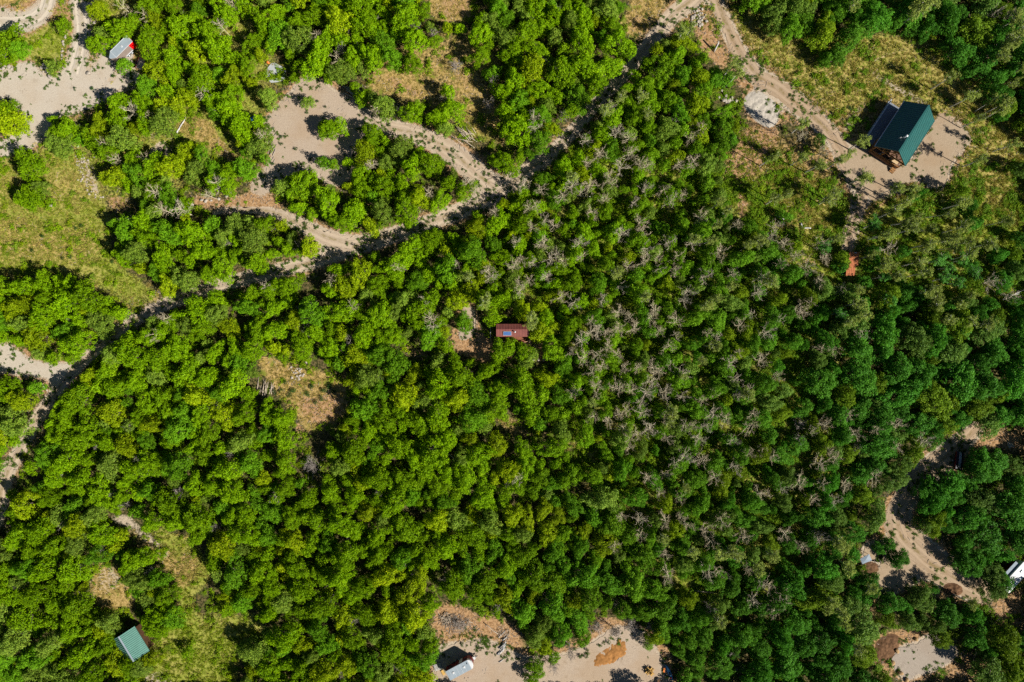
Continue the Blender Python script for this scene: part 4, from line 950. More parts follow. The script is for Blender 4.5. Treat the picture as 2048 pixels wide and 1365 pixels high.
n = len(qx); f = np.clip(W[1][qj, qi] - W[0][qj, qi] * .7 + rng.normal(0, .25, n) + .3 * patch[qj, qi], 0, 1)[:, None]
gc = f * np.array([.21, .27, .014]) + (1 - f) * np.array([.42, .32, .10]); gc = gc * rng.uniform(.75, 1.2, n)[:, None]
s = rng.uniform(.8, 2.0, n)
scatter('grass', np.stack([qx, qy, np.zeros(n)], 1), rng.uniform(0, 6.28, n), np.stack([s, s, s], 1), rng.integers(0, 3, n), gc, proto_col('grass_tuft', gr), 'tufted green and straw coloured meadow grass', 'grass')

# dead sticks and bits of wood lying about on bare soil and along the yard edges
sk = []
for q in range(4):
    r = random.Random(700 + q); mb = MB()
    for k in range(3):
        a = r.uniform(0, 6.28); x, y = r.gauss(0, .25), r.gauss(0, .25); l = r.uniform(.2, .75)
        mb.tube([(x, y, .04), (x + math.cos(a) * l * .5 + r.gauss(0, .04), y + math.sin(a) * l * .5, .07), (x + math.cos(a) * l, y + math.sin(a) * l, .04)], [.03, .024, .012], 4)
    sk.append(mb.mesh('stick', M['log'] if q % 2 else M['twig_lilac']))
ew = np.clip(blur(roadmask.astype(float), 1.6) - .0, 0, 1); ew = ew * (1 - ew) * 2.2
px_, py_, pj_, pi_ = sample(np.clip(1 - rm * .93, 0, 1) * core * (W[3] + .7 * ew + .25 * W[0]), 3800); n = len(px_); s = rng.uniform(.5, 1.5, n)
scatter('woody_debris', np.stack([px_, py_, np.zeros(n)], 1), rng.uniform(0, 6.28, n), np.stack([s, s, s], 1), rng.integers(0, 4, n), np.ones((n, 3)), proto_col('stick', sk), 'dead sticks littering bare soil and yard edges', 'debris')
# low green weeds along road and yard edges
vx, vy, vj, vi = sample(core * ew * np.clip(.4 + patch, 0, 1.5), 2600); n = len(vx); s = rng.uniform(.25, .75, n)
scatter('weeds', np.stack([vx, vy, np.zeros(n)], 1), rng.uniform(0, 6.28, n), np.stack([s, s, s * .8], 1), rng.integers(0, 3, n), np.array([.09, .16, .02]) * rng.uniform(.6, 1.4, (n, 1)), proto_col('weed_clump', ug), 'low weeds creeping in along the road edges', 'weeds')
# ------------------------------------------------------------------ buildings
def ang(a, b):          # heading in the world of a photo pixel direction
    return math.atan2(-(b[1] - a[1]), b[0] - a[0])
def frame(corners, z):
    c = sum((P(x, y, z) for x, y in corners), Vector()) / len(corners)
    return Vector((c.x, c.y, 0))

def gable_roof(L, W_, ze, zr, th=.12, rib=.42, ribw=.05, ribh=.05, split=0.0):
    """ridge along x; returns mesh builder with both slopes and standing ribs; split shifts the ridge across y"""
    mb = MB(); h = L / 2
    for sgn in (-1, 1):
        y0 = split; y1 = sgn * W_ / 2
        vs = []
        for x in (-h, h):
            for (y, z) in ((y0, zr), (y1, ze)):
                vs += [(x, y, z), (x, y, z - th)]
        fs = [(0, 4, 6, 2), (1, 3, 7, 5), (0, 2, 3, 1), (4, 5, 7, 6), (2, 6, 7, 3), (0, 1, 5, 4)]
        mb.add(vs, fs if sgn < 0 else [f[::-1] for f in fs])
        n = int(L / rib)
        for k in range(n + 1):
            x = -h + ribw / 2 + (L - ribw) * k / n
            a = Vector((x, y0 + sgn * .04, zr + ribh * .35)); b = Vector((x, y1, ze + ribh * .35))
            mb.bar(a, b, ribw, ribh)
    return mb
def gable_walls(mb, x0, x1, y0, y1, z0, ze, zr, ym=None):
    ym = (y0 + y1) / 2 if ym is None else ym
    prof = [(y0, z0), (y1, z0), (y1, ze), (ym, zr), (y0, ze)]
    n = 5; vs = [(x0, y, z) for y, z in prof] + [(x1, y, z) for y, z in prof]
    mb.add(vs, [tuple(range(n - 1, -1, -1)), tuple(range(n, 2 * n))] + [(i, (i + 1) % n, n + (i + 1) % n, n + i) for i in range(n)])
    return mb

# --- the teal roofed cabin
cn = [(1809, 203), (1750, 294), (1809.4, 331), (1869.5, 241)]
c = frame(cn, 3.4); a = ang((1750, 294), (1809, 203))
cab = thing('cabin', 'teal metal roofed cabin with timber porch standing in the dirt yard', 'cabin', c, a)
Lr, Wr, ZE, ZR = 10.5, 6.95, 3.4, 6.5
roof = gable_roof(Lr, Wr, ZE, ZR).build('roof', M['teal_roof'], cab)
mb = MB().box((0, 0, ZR + .035), (Lr + .05, .34, .05)); mb.build('ridge_cap', M['teal_roof'], roof)
mb = MB().box((0, Wr / 2 + .06, ZE - .02), (Lr, .13, .12)); mb.build('gutter', M['pale_trim'], roof)
mb = MB().box((0, -Wr / 2 - .06, ZE - .02), (Lr, .13, .12)); mb.build('gutter', M['teal_roof'], roof)
w = MB(); gable_walls(w, -2.6, Lr / 2 - .5, -2.9, 2.9, .1, 3.62, 6.22); w.build('wall', M['wallwood'], cab)
d = MB(); d.box((-3.95, 0, .75), (2.75, 6.5, .16)); d.box((-3.95, 0, .36), (2.6, 6.3, .62)); d.build('porch_floor', M['deckwood'], cab)
for y in (-3.1, -1.05, 1.05, 3.1):
    MB().box((-5.1, y, 2.0), (.2, .2, 2.4 if abs(y) > 2 else 2.7)).build('porch_post', M['timber'], cab)
t = MB(); t.bar((-5.1, -3.3, 3.25), (-5.1, 3.3, 3.25), .2, .24)
for s in (-1, 1):
    t.bar((-5.1, s * 3.35, 3.35), (-5.1, 0, 6.28), .18, .22); t.bar((-5.1, s * 1.6, 3.35), (-5.1, 0, 5.2), .14); t.bar((-5.1, s * 1.7, 3.35), (-5.1, s * 1.9, 4.6), .14)
    t.bar((-3.4, s * 1.8, 3.3), (-5.1, s * .2, 3.3), .12)
t.bar((-5.1, 0, 3.3), (-5.1, 0, 6.2), .16); t.build('porch_truss', M['timber'], cab)
r = MB(); r.bar((-5.3, -3.25, 1.75), (-5.3, 3.25, 1.75), .14, .07); r.bar((-5.3, -3.25, 1.0), (-5.3, 3.25, 1.0), .06)
for k in range(24): r.box((-5.3, -3.2 + 6.4 * k / 23, 1.38), (.05, .05, .74))
for y in (-3.2, 3.2):
    r.bar((-5.3, y, 1.75), (-2.9, y, 1.75), .14, .07)
    for k in range(8): r.box((-5.2 + 2.3 * k / 7, y, 1.38), (.05, .05, .74))
r.build('porch_railing', M['timber'], cab)
s_ = MB()
for k in range(3): s_.box((-5.52 - .26 * k, -2.9, .62 - .2 * k), (.28, .9, .07))
for y in (-3.32, -2.48): s_.bar((-5.4, y, .6), (-6.2, y, .08), .06, .18)
s_.build('porch_steps', M['timber'], cab)
dr = MB().box((-2.63, .4, 1.85), (.08, .95, 2.05)).build('door', M['dark_red'], cab)
MB().box((-2.69, .75, 1.8), (.05, .06, .16)).build('handle', M['pale_trim'], dr)
for y in (-1.6, 2.0):
    wd = MB().box((-2.63, y, 2.0), (.08, 1.0, 1.1)).build('window', M['timber'], cab)
    MB().box((-2.69, y, 2.0), (.03, .82, .92)).build('pane', M['glass'], wd)
for x in (-1.2, 1.6, 3.6):
    wd = MB().box((x, -2.93, 2.0), (1.1, .08, 1.1)).build('window', M['timber'], cab)
    MB().box((x, -2.98, 2.0), (.92, .03, .92)).build('pane', M['glass'], wd)
ch = MB(); ch.tube([(-2.35, .62, 5.7), (-2.35, .62, 7.25)], .13, 12); ch.build('chimney', M['pale_trim'], cab)
MB().tube([(-2.35, .62, 7.25), (-2.35, .62, 7.33), (-2.35, .62, 7.4)], [.23, .23, .06], 12).build('chimney_cap', M['white'], cab)
MB().tube([(-2.6, 1.05, 5.2), (-2.6, 1.05, 6.2)], .07, 10).build('vent_pipe', M['white'], cab)
# side deck on the shaded side
sd = MB(); sd.box((0.7, 3.75, .62), (9.0, 3.1, .14))
for k in range(6): sd.box((-3.4 + 8.2 * k / 5, 5.1, .28), (.16, .16, .56)); sd.box((-3.4 + 8.2 * k / 5, 3.2, .28), (.16, .16, .56))
sd = sd.build('side_deck', M['deck_shade'], cab)
rl = MB(); rl.bar((-3.8, 5.25, 1.62), (5.2, 5.25, 1.62), .15, .07); rl.bar((-3.8, 5.25, .85), (5.2, 5.25, .85), .06)
for k in range(10): rl.box((-3.75 + 8.9 * k / 9, 5.25, 1.15), (.09, .09, .92))
rl.build('deck_railing', M['pale_trim'], sd)
# things on and beside the porch
def rel(o, x, y, z=0.0):
    m = Matrix.Rotation(o.rotation_euler[2], 3, 'Z'); return Vector(o.location) + m @ Vector((x, y, z))
tb = thing('picnic_table', 'golden wooden table standing on the cabin porch', 'table', rel(cab, -4.5, -1.7, .83), a)
MB().box((0, 0, .74), (.95, 1.9, .06)).build('tabletop', M['lumber'], tb)
for x in (-.38, .38):
    for y in (-.8, .8): MB().box((x, y, .36), (.08, .08, .72)).build('leg', M['timber'], tb)
bn = thing('bench', 'golden wooden bench along the porch railing of the cabin', 'bench', rel(cab, -5.0, -1.7, .83), a)
MB().box((0, 0, .45), (.36, 1.9, .06)).build('seat', M['lumber'], bn)
for y in (-.75, .75): MB().box((0, y, .21), (.3, .08, .42)).build('leg', M['timber'], bn)
lamp = thing('patio_heater', 'pale round topped heater on the cabin porch', 'heater', rel(cab, -4.7, 1.1, .83), a)
MB().tube([(0, 0, 0), (0, 0, .08), (0, 0, .12)], [.22, .22, .05], 14).build('base', M['pale_trim'], lamp)
MB().tube([(0, 0, .1), (0, 0, 1.7)], .035, 8).build('pole', M['pale_trim'], lamp)
MB().tube([(0, 0, 1.7), (0, 0, 1.8), (0, 0, 1.88)], [.24, .2, .03], 14).build('shade', M['white'], lamp)
g = P(1833, 307); fr = thing('metal_rack', 'rusty lattice of metal bars standing beside the cabin eave', 'rack', g, .5)
for k, (x0, y0, x1, y1) in enumerate([(-.7, -.6, .7, -.6), (-.7, 0, .7, 0), (-.7, .6, .7, .6), (-.7, -.6, -.7, .6), (0, -.6, 0, .6), (.7, -.6, .7, .6)]):
    MB().bar((x0, y0, .55 + .01 * (k > 2)), (x1, y1, .55 + .01 * (k > 2)), .07).build('bar', M['dark_metal'], fr)
for x in (-.66, .66):
    for y in (-.56, .56): MB().box((x, y, .26), (.06, .06, .52)).build('leg', M['dark_metal'], fr)

# --- the solar panelled red shed
cn = [(992.6, 648), (1058, 649), (1059, 673.8), (992, 673.8)]
c = frame(cn, 2.7); sh = thing('shed', 'small red metal roofed shed with a solar panel and plank deck', 'shed', c, 0)
roof = gable_roof(6.4, 2.5, 2.55, 3.15, .09, .3, .04, .03, split=.18).build('roof', M['red_roof'], sh)
sp_ = MB().box((-1.05, -.62, 2.98), (1.55, .82, .05), M=Matrix.Rotation(R(24), 3, 'X')).build('solar_panel', M['pale_trim'], sh)
cells = MB()
for i in range(6):
    for j in range(3): cells.box(Vector((-1.05, -.62, 2.98)) + Matrix.Rotation(R(24), 3, 'X') @ Vector((-.62 + .248 * i, -.25 + .25 * j, .03)), (.225, .225, .02), M=Matrix.Rotation(R(24), 3, 'X'))
cells.build('solar_cell', M['panel_blue'], sp_)
MB().tube([(.45, -.32, 2.7), (.45, -.32, 3.45)], .075, 10).build('chimney', M['dark_metal'], sh)
MB().tube([(.45, -.32, 3.45), (.45, -.32, 3.5), (.45, -.32, 3.58)], [.17, .17, .04], 12).build('chimney_cap', M['white'], sh)
w = MB(); gable_walls(w, -3.0, 3.0, -1.05, 1.05, .2, 2.5, 2.85, ym=.18); w.build('wall', M['redwall'], sh)
dr = MB().box((.3, -1.08, 1.25), (.85, .06, 1.95)).build('door', M['timber'], sh); MB().box((.6, -1.13, 1.2), (.06, .05, .14)).build('handle', M['pale_trim'], dr)
for x in (-1.6, 1.9):
    wd = MB().box((x, -1.08, 1.5), (.8, .06, .8)).build('window', M['lumber'], sh); MB().box((x, -1.12, 1.5), (.66, .03, .66)).build('pane', M['glass'], wd)
dk = MB()
for k in range(9): dk.box((.75, -1.2 - .145 * k, .3), (4.6, .13, .06))
dk.build('deck', M['redwall'], sh)
rl = MB()
for k in range(3): rl.box((3.35, -1.15 - .62 * k, .75), (.1, .1, 1.0))
rl.bar((3.35, -1.1, 1.25), (3.35, -2.45, 1.25), .12, .06); rl.build('deck_railing', M['lumber'], sh)
c = P(1054.5, 687.5, .3); st = thing('footbridge', 'pale plank ramp leading down from the shed deck', 'ramp', (c.x, c.y, 0), R(17))
pk = MB()
for k in range(10): pk.box((-.87 + .193 * k, 0, .3), (.175, .72, .05))
pk.build('plank', M['lumber'], st)
for y in (-.42, .42): MB().bar((-.95, y, .2), (.95, y, .2), .07, .16).build('beam', M['lumber'], st)
for y in (-.42, .42):
    q = MB(); q.bar((-.95, y, .95), (.95, y, .95), .06)
    for x in (-.9, 0, .9): q.box((x, y, .6), (.06, .06, .7))
    q.build('railing', M['lumber'], st)
def fence(p0, p1, label, mat, hgt=1.1, z=0):
    A, B = P(*p0), P(*p1); d = (B - A); Lf = d.length
    f = thing('fence', label, 'fence', A, math.atan2(d.y, d.x)); n = max(2, int(Lf / 1.1))
    for k in range(n + 1): MB().box((Lf * k / n, 0, hgt / 2), (.09, .09, hgt)).build('post', mat, f)
    for zz_ in (.35, .7, hgt - .02): MB().bar((0, 0, zz_), (Lf, 0, zz_), .06, .05).build('rail', mat, f)
    return f
fence((981.5, 642), (981, 678), 'grey wooden fence at the gable end of the solar shed', M['log_grey'])
fence((954.5, 616), (955.5, 661), 'thin dark rail fence along the sandy shed path', M['bark'], .9)
c = P(999.5, 689, .9); tl = thing('lean_to_roof', 'teal sheet roofed lean-to half hidden under oaks below the solar shed', 'lean-to', (c.x, c.y, 0), R(-2))
rf = MB(); rf.box((0, 0, 1.5), (1.25, 1.5, .04))
for k in range(8): rf.box((-.56 + .16 * k, 0, 1.535), (.05, 1.5, .03))
rf.build('roof', M['teal_plastic'], tl)
for x in (-.55, .55):
    for y in (-.65, .65): MB().box((x, y, .74), (.08, .08, 1.48)).build('post', M['bark'], tl)

# --- the rusty orange roofed shed
c = frame([(1698.6, 503.7), (1718.3, 505), (1716, 531), (1697, 531)], 2.6); rs = thing('tool_shed', 'rusty orange flat roofed shed among the aspens with a lower rear roof', 'shed', c, R(-3))
def low_roof(cx, cy, lx, ly, z0, z1):
    m_ = MB(); m_.add([(cx - lx / 2, cy - ly / 2, z0), (cx + lx / 2, cy - ly / 2, z0), (cx + lx / 2, cy + ly / 2, z1), (cx - lx / 2, cy + ly / 2, z1), (cx - lx / 2, cy - ly / 2, z0 - .1), (cx + lx / 2, cy - ly / 2, z0 - .1), (cx + lx / 2, cy + ly / 2, z1 - .1), (cx - lx / 2, cy + ly / 2, z1 - .1)],
        [(0, 1, 2, 3), (7, 6, 5, 4), (0, 4, 5, 1), (1, 5, 6, 2), (2, 6, 7, 3), (3, 7, 4, 0)])
    for k in range(int(lx / .3) + 1):
        x = cx - lx / 2 + .04 + (lx - .08) * k / int(lx / .3); m_.bar((x, cy - ly / 2, z0 + .012), (x, cy + ly / 2, z1 + .012), .05, .04)
    return m_
low_roof(0, 0, 1.95, 2.6, 2.45, 2.75).build('roof', M['rust_roof'], rs)
MB().box((0, 0, 1.2), (1.7, 2.3, 2.35)).build('wall', M['wallwood'], rs)
low_roof(-.25, -2.3, 1.75, 2.0, 2.05, 2.32).build('rear_roof', M['rust_roof'], rs)
MB().box((-.25, -2.2, .98), (1.5, 1.75, 1.9)).build('rear_wall', M['wallwood'], rs)
MB().box((.2, 1.12, 2.8), (.5, .12, .06)).build('roof_vent', M['pale_trim'], rs)
low_roof(-1.45, -2.35, .6, 1.25, 1.25, 1.3).build('side_cover', M['teal_plastic'], rs)
dr = MB().box((0, 1.17, 1.0), (.8, .06, 1.9)).build('door', M['timber'], rs); MB().box((.3, 1.22, 1.0), (.06, .05, .14)).build('handle', M['pale_trim'], dr)

# --- the ribbed green roof, lower left
th = ang((252.3, 1298), (237.4, 1273.7))
q0 = P(237.4, 1273.7, 4.3); q1 = P(269.2, 1253.5, 2.6)
e = Vector((math.cos(th), math.sin(th), 0)); nrm = Vector((-e.y, e.x, 0))
half = abs((q1 - q0).dot(nrm)); Lb = 5.6
c = q0 - e * (Lb / 2); gh = thing('barn', 'faded ribbed green metal roofed building half under oaks at the grassy corner', 'building', (c.x, c.y, 0), th)
roof = gable_roof(Lb, 2 * half, 2.6, 4.3, .1, .36, .13, .06).build('roof', M['green_roof'], gh)
MB().box((0, 0, 4.35), (Lb + .04, .30, .06)).build('ridge_cap', M['grey_metal'], roof)
w = MB(); gable_walls(w, -Lb / 2 + .3, Lb / 2 - .3, -half + .3, half - .3, 0, 2.75, 4.1); w.build('wall', M['wallwood'], gh)
dr = MB().box((Lb / 2 - .28, 0, 1.05), (.06, 1.0, 2.1)).build('door', M['timber'], gh); MB().box((Lb / 2 - .23, .35, 1.0), (.05, .06, .14)).build('handle', M['pale_trim'], dr)
wd = MB().box((Lb / 2 - .28, 1.4, 1.6), (.06, .7, .8)).build('window', M['lumber'], gh); MB().box((Lb / 2 - .23, 1.4, 1.6), (.03, .58, .68)).build('pane', M['glass'], wd)

# ------------------------------------------------------------------ trailers and vehicles
def wheel(parent, x, y, r_=.34, w_=.22):
    t_ = MB().tube([(x, y - w_ / 2, r_), (x, y + w_ / 2, r_)], r_, 18).build('wheel', M['black'], parent)
    MB().tube([(x, y - w_ / 2 - .01, r_), (x, y + w_ / 2 + .01, r_)], r_ * .55, 14).build('rim', M['pale_trim'], t_)
    return t_
def hitch(parent, x, L_=1.1, w_=.7):
    m_ = MB(); m_.bar((x, -w_, .5), (x + L_, 0, .5), .1); m_.bar((x, w_, .5), (x + L_, 0, .5), .1); m_.box((x + L_ + .12, 0, .52), (.3, .14, .12)); m_.build('hitch', M['dark_metal'], parent)
    MB().tube([(x + L_ - .1, 0, 0), (x + L_ - .1, 0, .95)], .05, 8).build('jack', M['pale_trim'], parent)
def body(poly, z0, z1, mat, name, parent, bevel=.06):
    return MB().prism(poly, z0, z1).build(name, mat, parent, bevel=bevel)
# red ended cargo trailer, upper left: nose points down left
HT = 2.5
cn = [(252.7, 72), (265.3, 83.1), (232.5, 115.7), (220, 104)]
c = frame(cn, HT); a = ang((259, 77.5), (226.2, 110))
L_ = (P(259, 77.5, HT) - P(226.2, 110, HT)).length; W_ = (P(252.7, 72, HT) - P(265.3, 83.1, HT)).length
tr = thing('cargo_trailer', 'enclosed cargo trailer with grey roof, brown sides and bright red rear corner', 'trailer', c, a)
poly = [(-L_ / 2, -W_ / 2), (L_ / 2, -W_ / 2), (L_ / 2 + .95, -.15), (L_ / 2 + .95, .15), (L_ / 2, W_ / 2), (-L_ / 2, W_ / 2)]
rp = [(x * 1.006, y * 1.03) for x, y in poly]
body(poly, .5, HT - .04, M['brown_panel'], 'body', tr)
roofm = body(rp, HT - .04, HT + .03, M['grey_metal'], 'roof', tr, .02)
for s in (-1, 1): MB().bar((-L_ / 2, s * W_ / 2, HT + .04), (L_ / 2, s * W_ / 2, HT + .04), .09, .05).build('roof_trim', M['pale_trim'], roofm)
MB().box((L_ / 2 - .05, 0, HT + .05), (.07, W_, .03)).build('roof_trim', M['pale_trim'], roofm)
MB().box((-L_ / 2 + .03, 0, HT + .045), (.08, W_, .04)).build('roof_trim', M['pale_trim'], roofm)
v_ = MB().box((-.1, .05, HT + .09), (.34, .34, .1)).build('roof_vent', M['white'], roofm); MB().box((-.1, .05, HT + .145), (.2, .2, .02)).build('vent_lid', M['grey_metal'], v_)
sy = 1 if (Matrix.Rotation(a, 3, 'Z') @ Vector((0, 1, 0))).dot(Vector((1, -1, 0))) > 0 else -1
MB().box((-L_ / 2 + .58, sy * (W_ / 2 + .012), 1.5), (1.1, .03, 1.95)).build('red_panel', M['red_paint'], tr)
MB().box((-L_ / 2 - .015, 0, 1.5), (.03, W_ * .94, 1.95)).build('rear_door', M['red_paint'], tr)
sd_ = MB().box((L_ / 2 - .9, sy * (W_ / 2 + .012), 1.45), (.75, .03, 1.75)).build('side_door', M['brown_panel'], tr); MB().box((L_ / 2 - .62, sy * (W_ / 2 + .04), 1.45), (.16, .04, .1)).build('handle', M['pale_trim'], sd_)
for x in (-.45, .35):
    for s in (-1, 1): wheel(tr, x, s * (W_ / 2 - .02))
for s in (-1, 1): MB().box((-.05, s * (W_ / 2 + .06), .78), (1.7, .16, .08)).build('fender', M['pale_trim'], tr)
hitch(tr, L_ / 2 + .6)
# small flatbed trailer
cn = [(278.8, 114.5), (290.5, 121), (284, 140), (271.5, 136)]
c = frame(cn, .65); a = ang((278, 138), (284.6, 117.7)); Lf = (P(278, 138, .6) - P(284.6, 117.7, .6)).length; Wf = (P(278.8, 114.5, .6) - P(290.5, 121, .6)).length
ft = thing('utility_trailer', 'small flatbed trailer with pale board deck beside the red ended trailer', 'trailer', c, a)
bd = MB()
for k in range(8): bd.box((0, -Wf / 2 + .08 + (Wf - .16) * k / 7, .62), (Lf, Wf / 8 - .015, .05))
bd.build('deck', M['trailer_deck'], ft)
for s in (-1, 1):
    MB().box((0, s * (Wf / 2 + .03), .64), (Lf, .05, .16)).build('side_rail', M['dark_red'], ft)
    wheel(ft, -.1, s * (Wf / 2 + .2)); MB().box((-.1, s * (Wf / 2 + .2), .74), (.95, .26, .05)).build('fender', M['black'] if s > 0 else M['grey_metal'], ft)
hitch(ft, -Lf / 2 - 1.2, -.0 + 1.0, .45) if False else hitch(ft, Lf / 2 - .05, .8, .45)
# silver trailer in the south yard
HS = 2.6
cn = [(891.2, 1343.5), (900, 1361.8), (943, 1340), (934.5, 1319)]
c = frame(cn, HS); a = ang((895.6, 1352.6), (938.7, 1329.5)); L_ = (P(895.6, 1352.6, HS) - P(938.7, 1329.5, HS)).length; W_ = 1.98
stl = thing('travel_trailer', 'silver roofed travel trailer with white rounded nose in the south yard', 'trailer', c, a)
nose = [(L_ / 2 + .62 * math.cos(t_), (W_ / 2) * math.sin(t_)) for t_ in np.linspace(-math.pi / 2, math.pi / 2, 9)]
body([(-L_ / 2, W_ / 2), (-L_ / 2, -W_ / 2)] + [(L_ / 2, -W_ / 2)] + nose[1:-1] + [(L_ / 2, W_ / 2)], .5, HS - .03, M['dark_red'], 'body', stl)
rf = MB().box((0, 0, HS + .0), (L_, W_ + .04, .09)).build('roof', M['grey_metal'], stl, bevel=.03)
for k in range(5): MB().box((-L_ / 2 + .75 + k * .75, 0, HS + .05), (.03, W_, .02)).build('roof_seam', M['pale_trim'], rf)
body([(L_ / 2 - .02, -W_ / 2 - .02)] + [(x + .02, y * 1.02) for x, y in nose[1:-1]] + [(L_ / 2 - .02, W_ / 2 + .02)], HS - .55, HS + .06, M['white'], 'nose_cap', stl, .05)
for x in (-1.1, 1.3): MB().box((x, .05, HS + .09), (.36, .36, .1)).build('roof_vent', M['white'], rf)
MB().box((2.05, .45, HS + .07), (.16, .34, .05)).build('skylight', M['glass'], rf)
for x in (-.4, .4):
    for s in (-1, 1): wheel(stl, x, s * (W_ / 2 - .03))
hitch(stl, L_ / 2 + .4, 1.0, .55)
MB().box((L_ / 2 + .95, 0, .75), (.35, .55, .4)).build('propane_box', M['white'], stl)
dr = MB().box((.9, W_ / 2 + .015, 1.4), (.7, .03, 1.75)).build('door', M['white'], stl); MB().box((1.15, W_ / 2 + .045, 1.4), (.14, .04, .1)).build('handle', M['pale_trim'], dr)
for x in (-1.3, 1.9): MB().box((x, W_ / 2 + .015, 1.75), (.8, .03, .55)).build('window', M['glass'], stl)
# white camper at the lower right edge
HC = 2.9
A0, A1, A2 = P(2003.6, 1174, HC), P(2016, 1187.7, HC), P(2037.5, 1137, HC)
a = math.atan2((A2 - A0).y, (A2 - A0).x); L_ = 6.6; W_ = 2.15
c = (A0 + A1) / 2 + Vector((math.cos(a), math.sin(a), 0)) * L_ / 2
cp = thing('camper', 'white roofed camper with red lower side parked under trees by the east road', 'camper', (c.x, c.y, 0), a)
rc = [(-L_ / 2, W_ / 2 - .3), (-L_ / 2 + .12, W_ / 2 - .08), (-L_ / 2 + .4, W_ / 2), (L_ / 2, W_ / 2), (L_ / 2, -W_ / 2), (-L_ / 2 + .4, -W_ / 2), (-L_ / 2 + .12, -W_ / 2 + .08), (-L_ / 2, -W_ / 2 + .3)]
body(rc, 1.2, HC, M['white'], 'body', cp, .1); body([(x * .995, y * 1.012) for x, y in rc], .5, 1.2, M['dark_red'], 'lower_body', cp, .04)
for x in (-.7, 1.6): MB().box((x, 0, HC + .06), (.65, .42, .14)).build('roof_vent', M['dark_metal'] if x < 0 else M['pale_trim'], cp)
MB().box((.3, W_ / 2 + .45, HC - .35), (4.2, .95, .05)).build('awning', M['tarp'], cp)
for x in (-2.2, 1.9):
    for s in (-1, 1): wheel(cp, x, s * (W_ / 2 - .08), .38, .26)
for x in (-1.6, .6): MB().box((x, -W_ / 2 - .015, 2.1), (.9, .03, .6)).build('window', M['glass'], cp)
hitch(cp, -L_ / 2 - 1.1, 0.9, .5) if False else None
# shaded utility trailer
c = P(1918, 921, .8); a = R(84)
ut = thing('utility_trailer', 'dark open trailer loaded with pipes in deep tree shade by the east road', 'trailer', (c.x, c.y, 0), a)
MB().box((0, 0, .55), (3.4, 1.35, .1)).build('deck', M['dark_metal'], ut)
for s in (-1, 1): MB().box((0, s * .7, .8), (3.4, .05, .45)).build('side_rail', M['dark_red'] if s > 0 else M['dark_metal'], ut); wheel(ut, -.2, s * .82)
MB().bar((1.7, 0, .5), (2.7, 0, .5), .1).build('hitch', M['dark_metal'], ut)
for k in range(3):
    p_ = rel(ut, 0, -.45 + .18 * k, .66); pp = tag(MB().tube([(-1.4, 0, .06), (1.4 + .15 * k, 0, .06)], .06, 8).build('pipe', M['pale_trim'], None, p_, (0, 0, a)), 'pale metal pipe lying on the dark shaded trailer', 'pipe', 'pipes on the dark trailer')

# ------------------------------------------------------------------ smaller things
pd = tag(MB().prism([(P(x, y).x, P(x, y).y) for x, y in [(535.7, 136), (543, 127), (549, 126), (557, 130), (565, 134), (572, 141), (571, 152), (567, 161), (554, 165), (542, 166), (526, 150)]], .0, .09).build('concrete_pad', M['concrete'], bevel=.02), 'pale grey concrete pad among oaks above the gravel plaza', 'slab')
def drum(px, py, label, mat, r_=.3, h_=.88, group=None):
    d_ = tag(MB().tube([(0, 0, 0), (0, 0, .02), (0, 0, h_ * .33), (0, 0, h_ * .35), (0, 0, h_ * .37), (0, 0, h_ * .66), (0, 0, h_ * .68), (0, 0, h_ * .7), (0, 0, h_)], [r_ * .96, r_, r_, r_ * 1.05, r_, r_, r_ * 1.05, r_, r_ * .96], 18).build('drum', mat, None, P(px, py)), label, 'drum', group)
    MB().tube([(r_ * .5, 0, h_), (r_ * .5, 0, h_ + .03)], .06, 8).build('cap', M['white'], d_); return d_
drum(506.5, 241.5, 'blue plastic drum at the plaza edge, the lower of a pair', M['blue_plastic'], .34, .9, 'blue drums'); drum(511, 238, 'blue plastic drum at the plaza edge, the upper of a pair', M['blue_plastic'], .34, .9, 'blue drums')
drum(537, 126.5, 'small orange bucket on the corner of the pale concrete pad', M['orange'], .24, .45)
drum(1000, 790, 'small blue barrel in a gap among oaks below the solar shed', M['blue_plastic'], .3, .8)
drum(1318, 1361, 'round earth filled tub with pale rim near the blue kayak', M['brown_mulch'], .42, .5)
MB().tube([(0, 0, 0), (0, 0, .55)], [.50, .50], 20, cap=False).build('rim', M['white'], bpy.data.objects[[o.name for o in bpy.data.objects if o.name.startswith('drum')][-1]])
for px, py, m_, nm in ((394.5, 312.5, 'white', 'pale'), (402, 313, 'navy_fabric', 'navy'), (415, 328, 'navy_fabric', 'dark')):
    cch = thing('camp_chair', f'{nm} camp chair under oaks below the ochre strip glade' if nm != 'dark' else 'dark camp chair set apart under oaks below the ochre strip glade', 'chair', P(px, py), rng.uniform(0, 6))
    MB().box((0, 0, .42), (.52, .5, .05)).build('seat', M[m_], cch); MB().box((-.25, 0, .68), (.05, .5, .5)).build('backrest', M[m_], cch)
    for x in (-.22, .22):
        for y in (-.2, .2): MB().box((x, y, .2), (.03, .03, .4)).build('leg', M['dark_metal'], cch)
def tent(px, py, label, m1, rz, w_=1.5, l_=2.0, h_=1.1):
    t_ = thing('tent', label, 'tent', P(px, py), rz); f_ = MB()
    f_.add([(-l_ / 2, -w_ / 2, 0), (l_ / 2, -w_ / 2, 0), (l_ / 2, w_ / 2, 0), (-l_ / 2, w_ / 2, 0), (-l_ / 2 + .3, 0, h_), (l_ / 2 - .3, 0, h_)], [(0, 1, 5, 4), (2, 3, 4, 5), (1, 2, 5), (3, 0, 4), (3, 2, 1, 0)])
    f_.build('canopy', M[m1], t_); MB().bar((-l_ / 2 + .3, 0, h_ + .02), (l_ / 2 - .3, 0, h_ + .02), .05).build('ridge_pole', M['pink_fabric'], t_); return t_
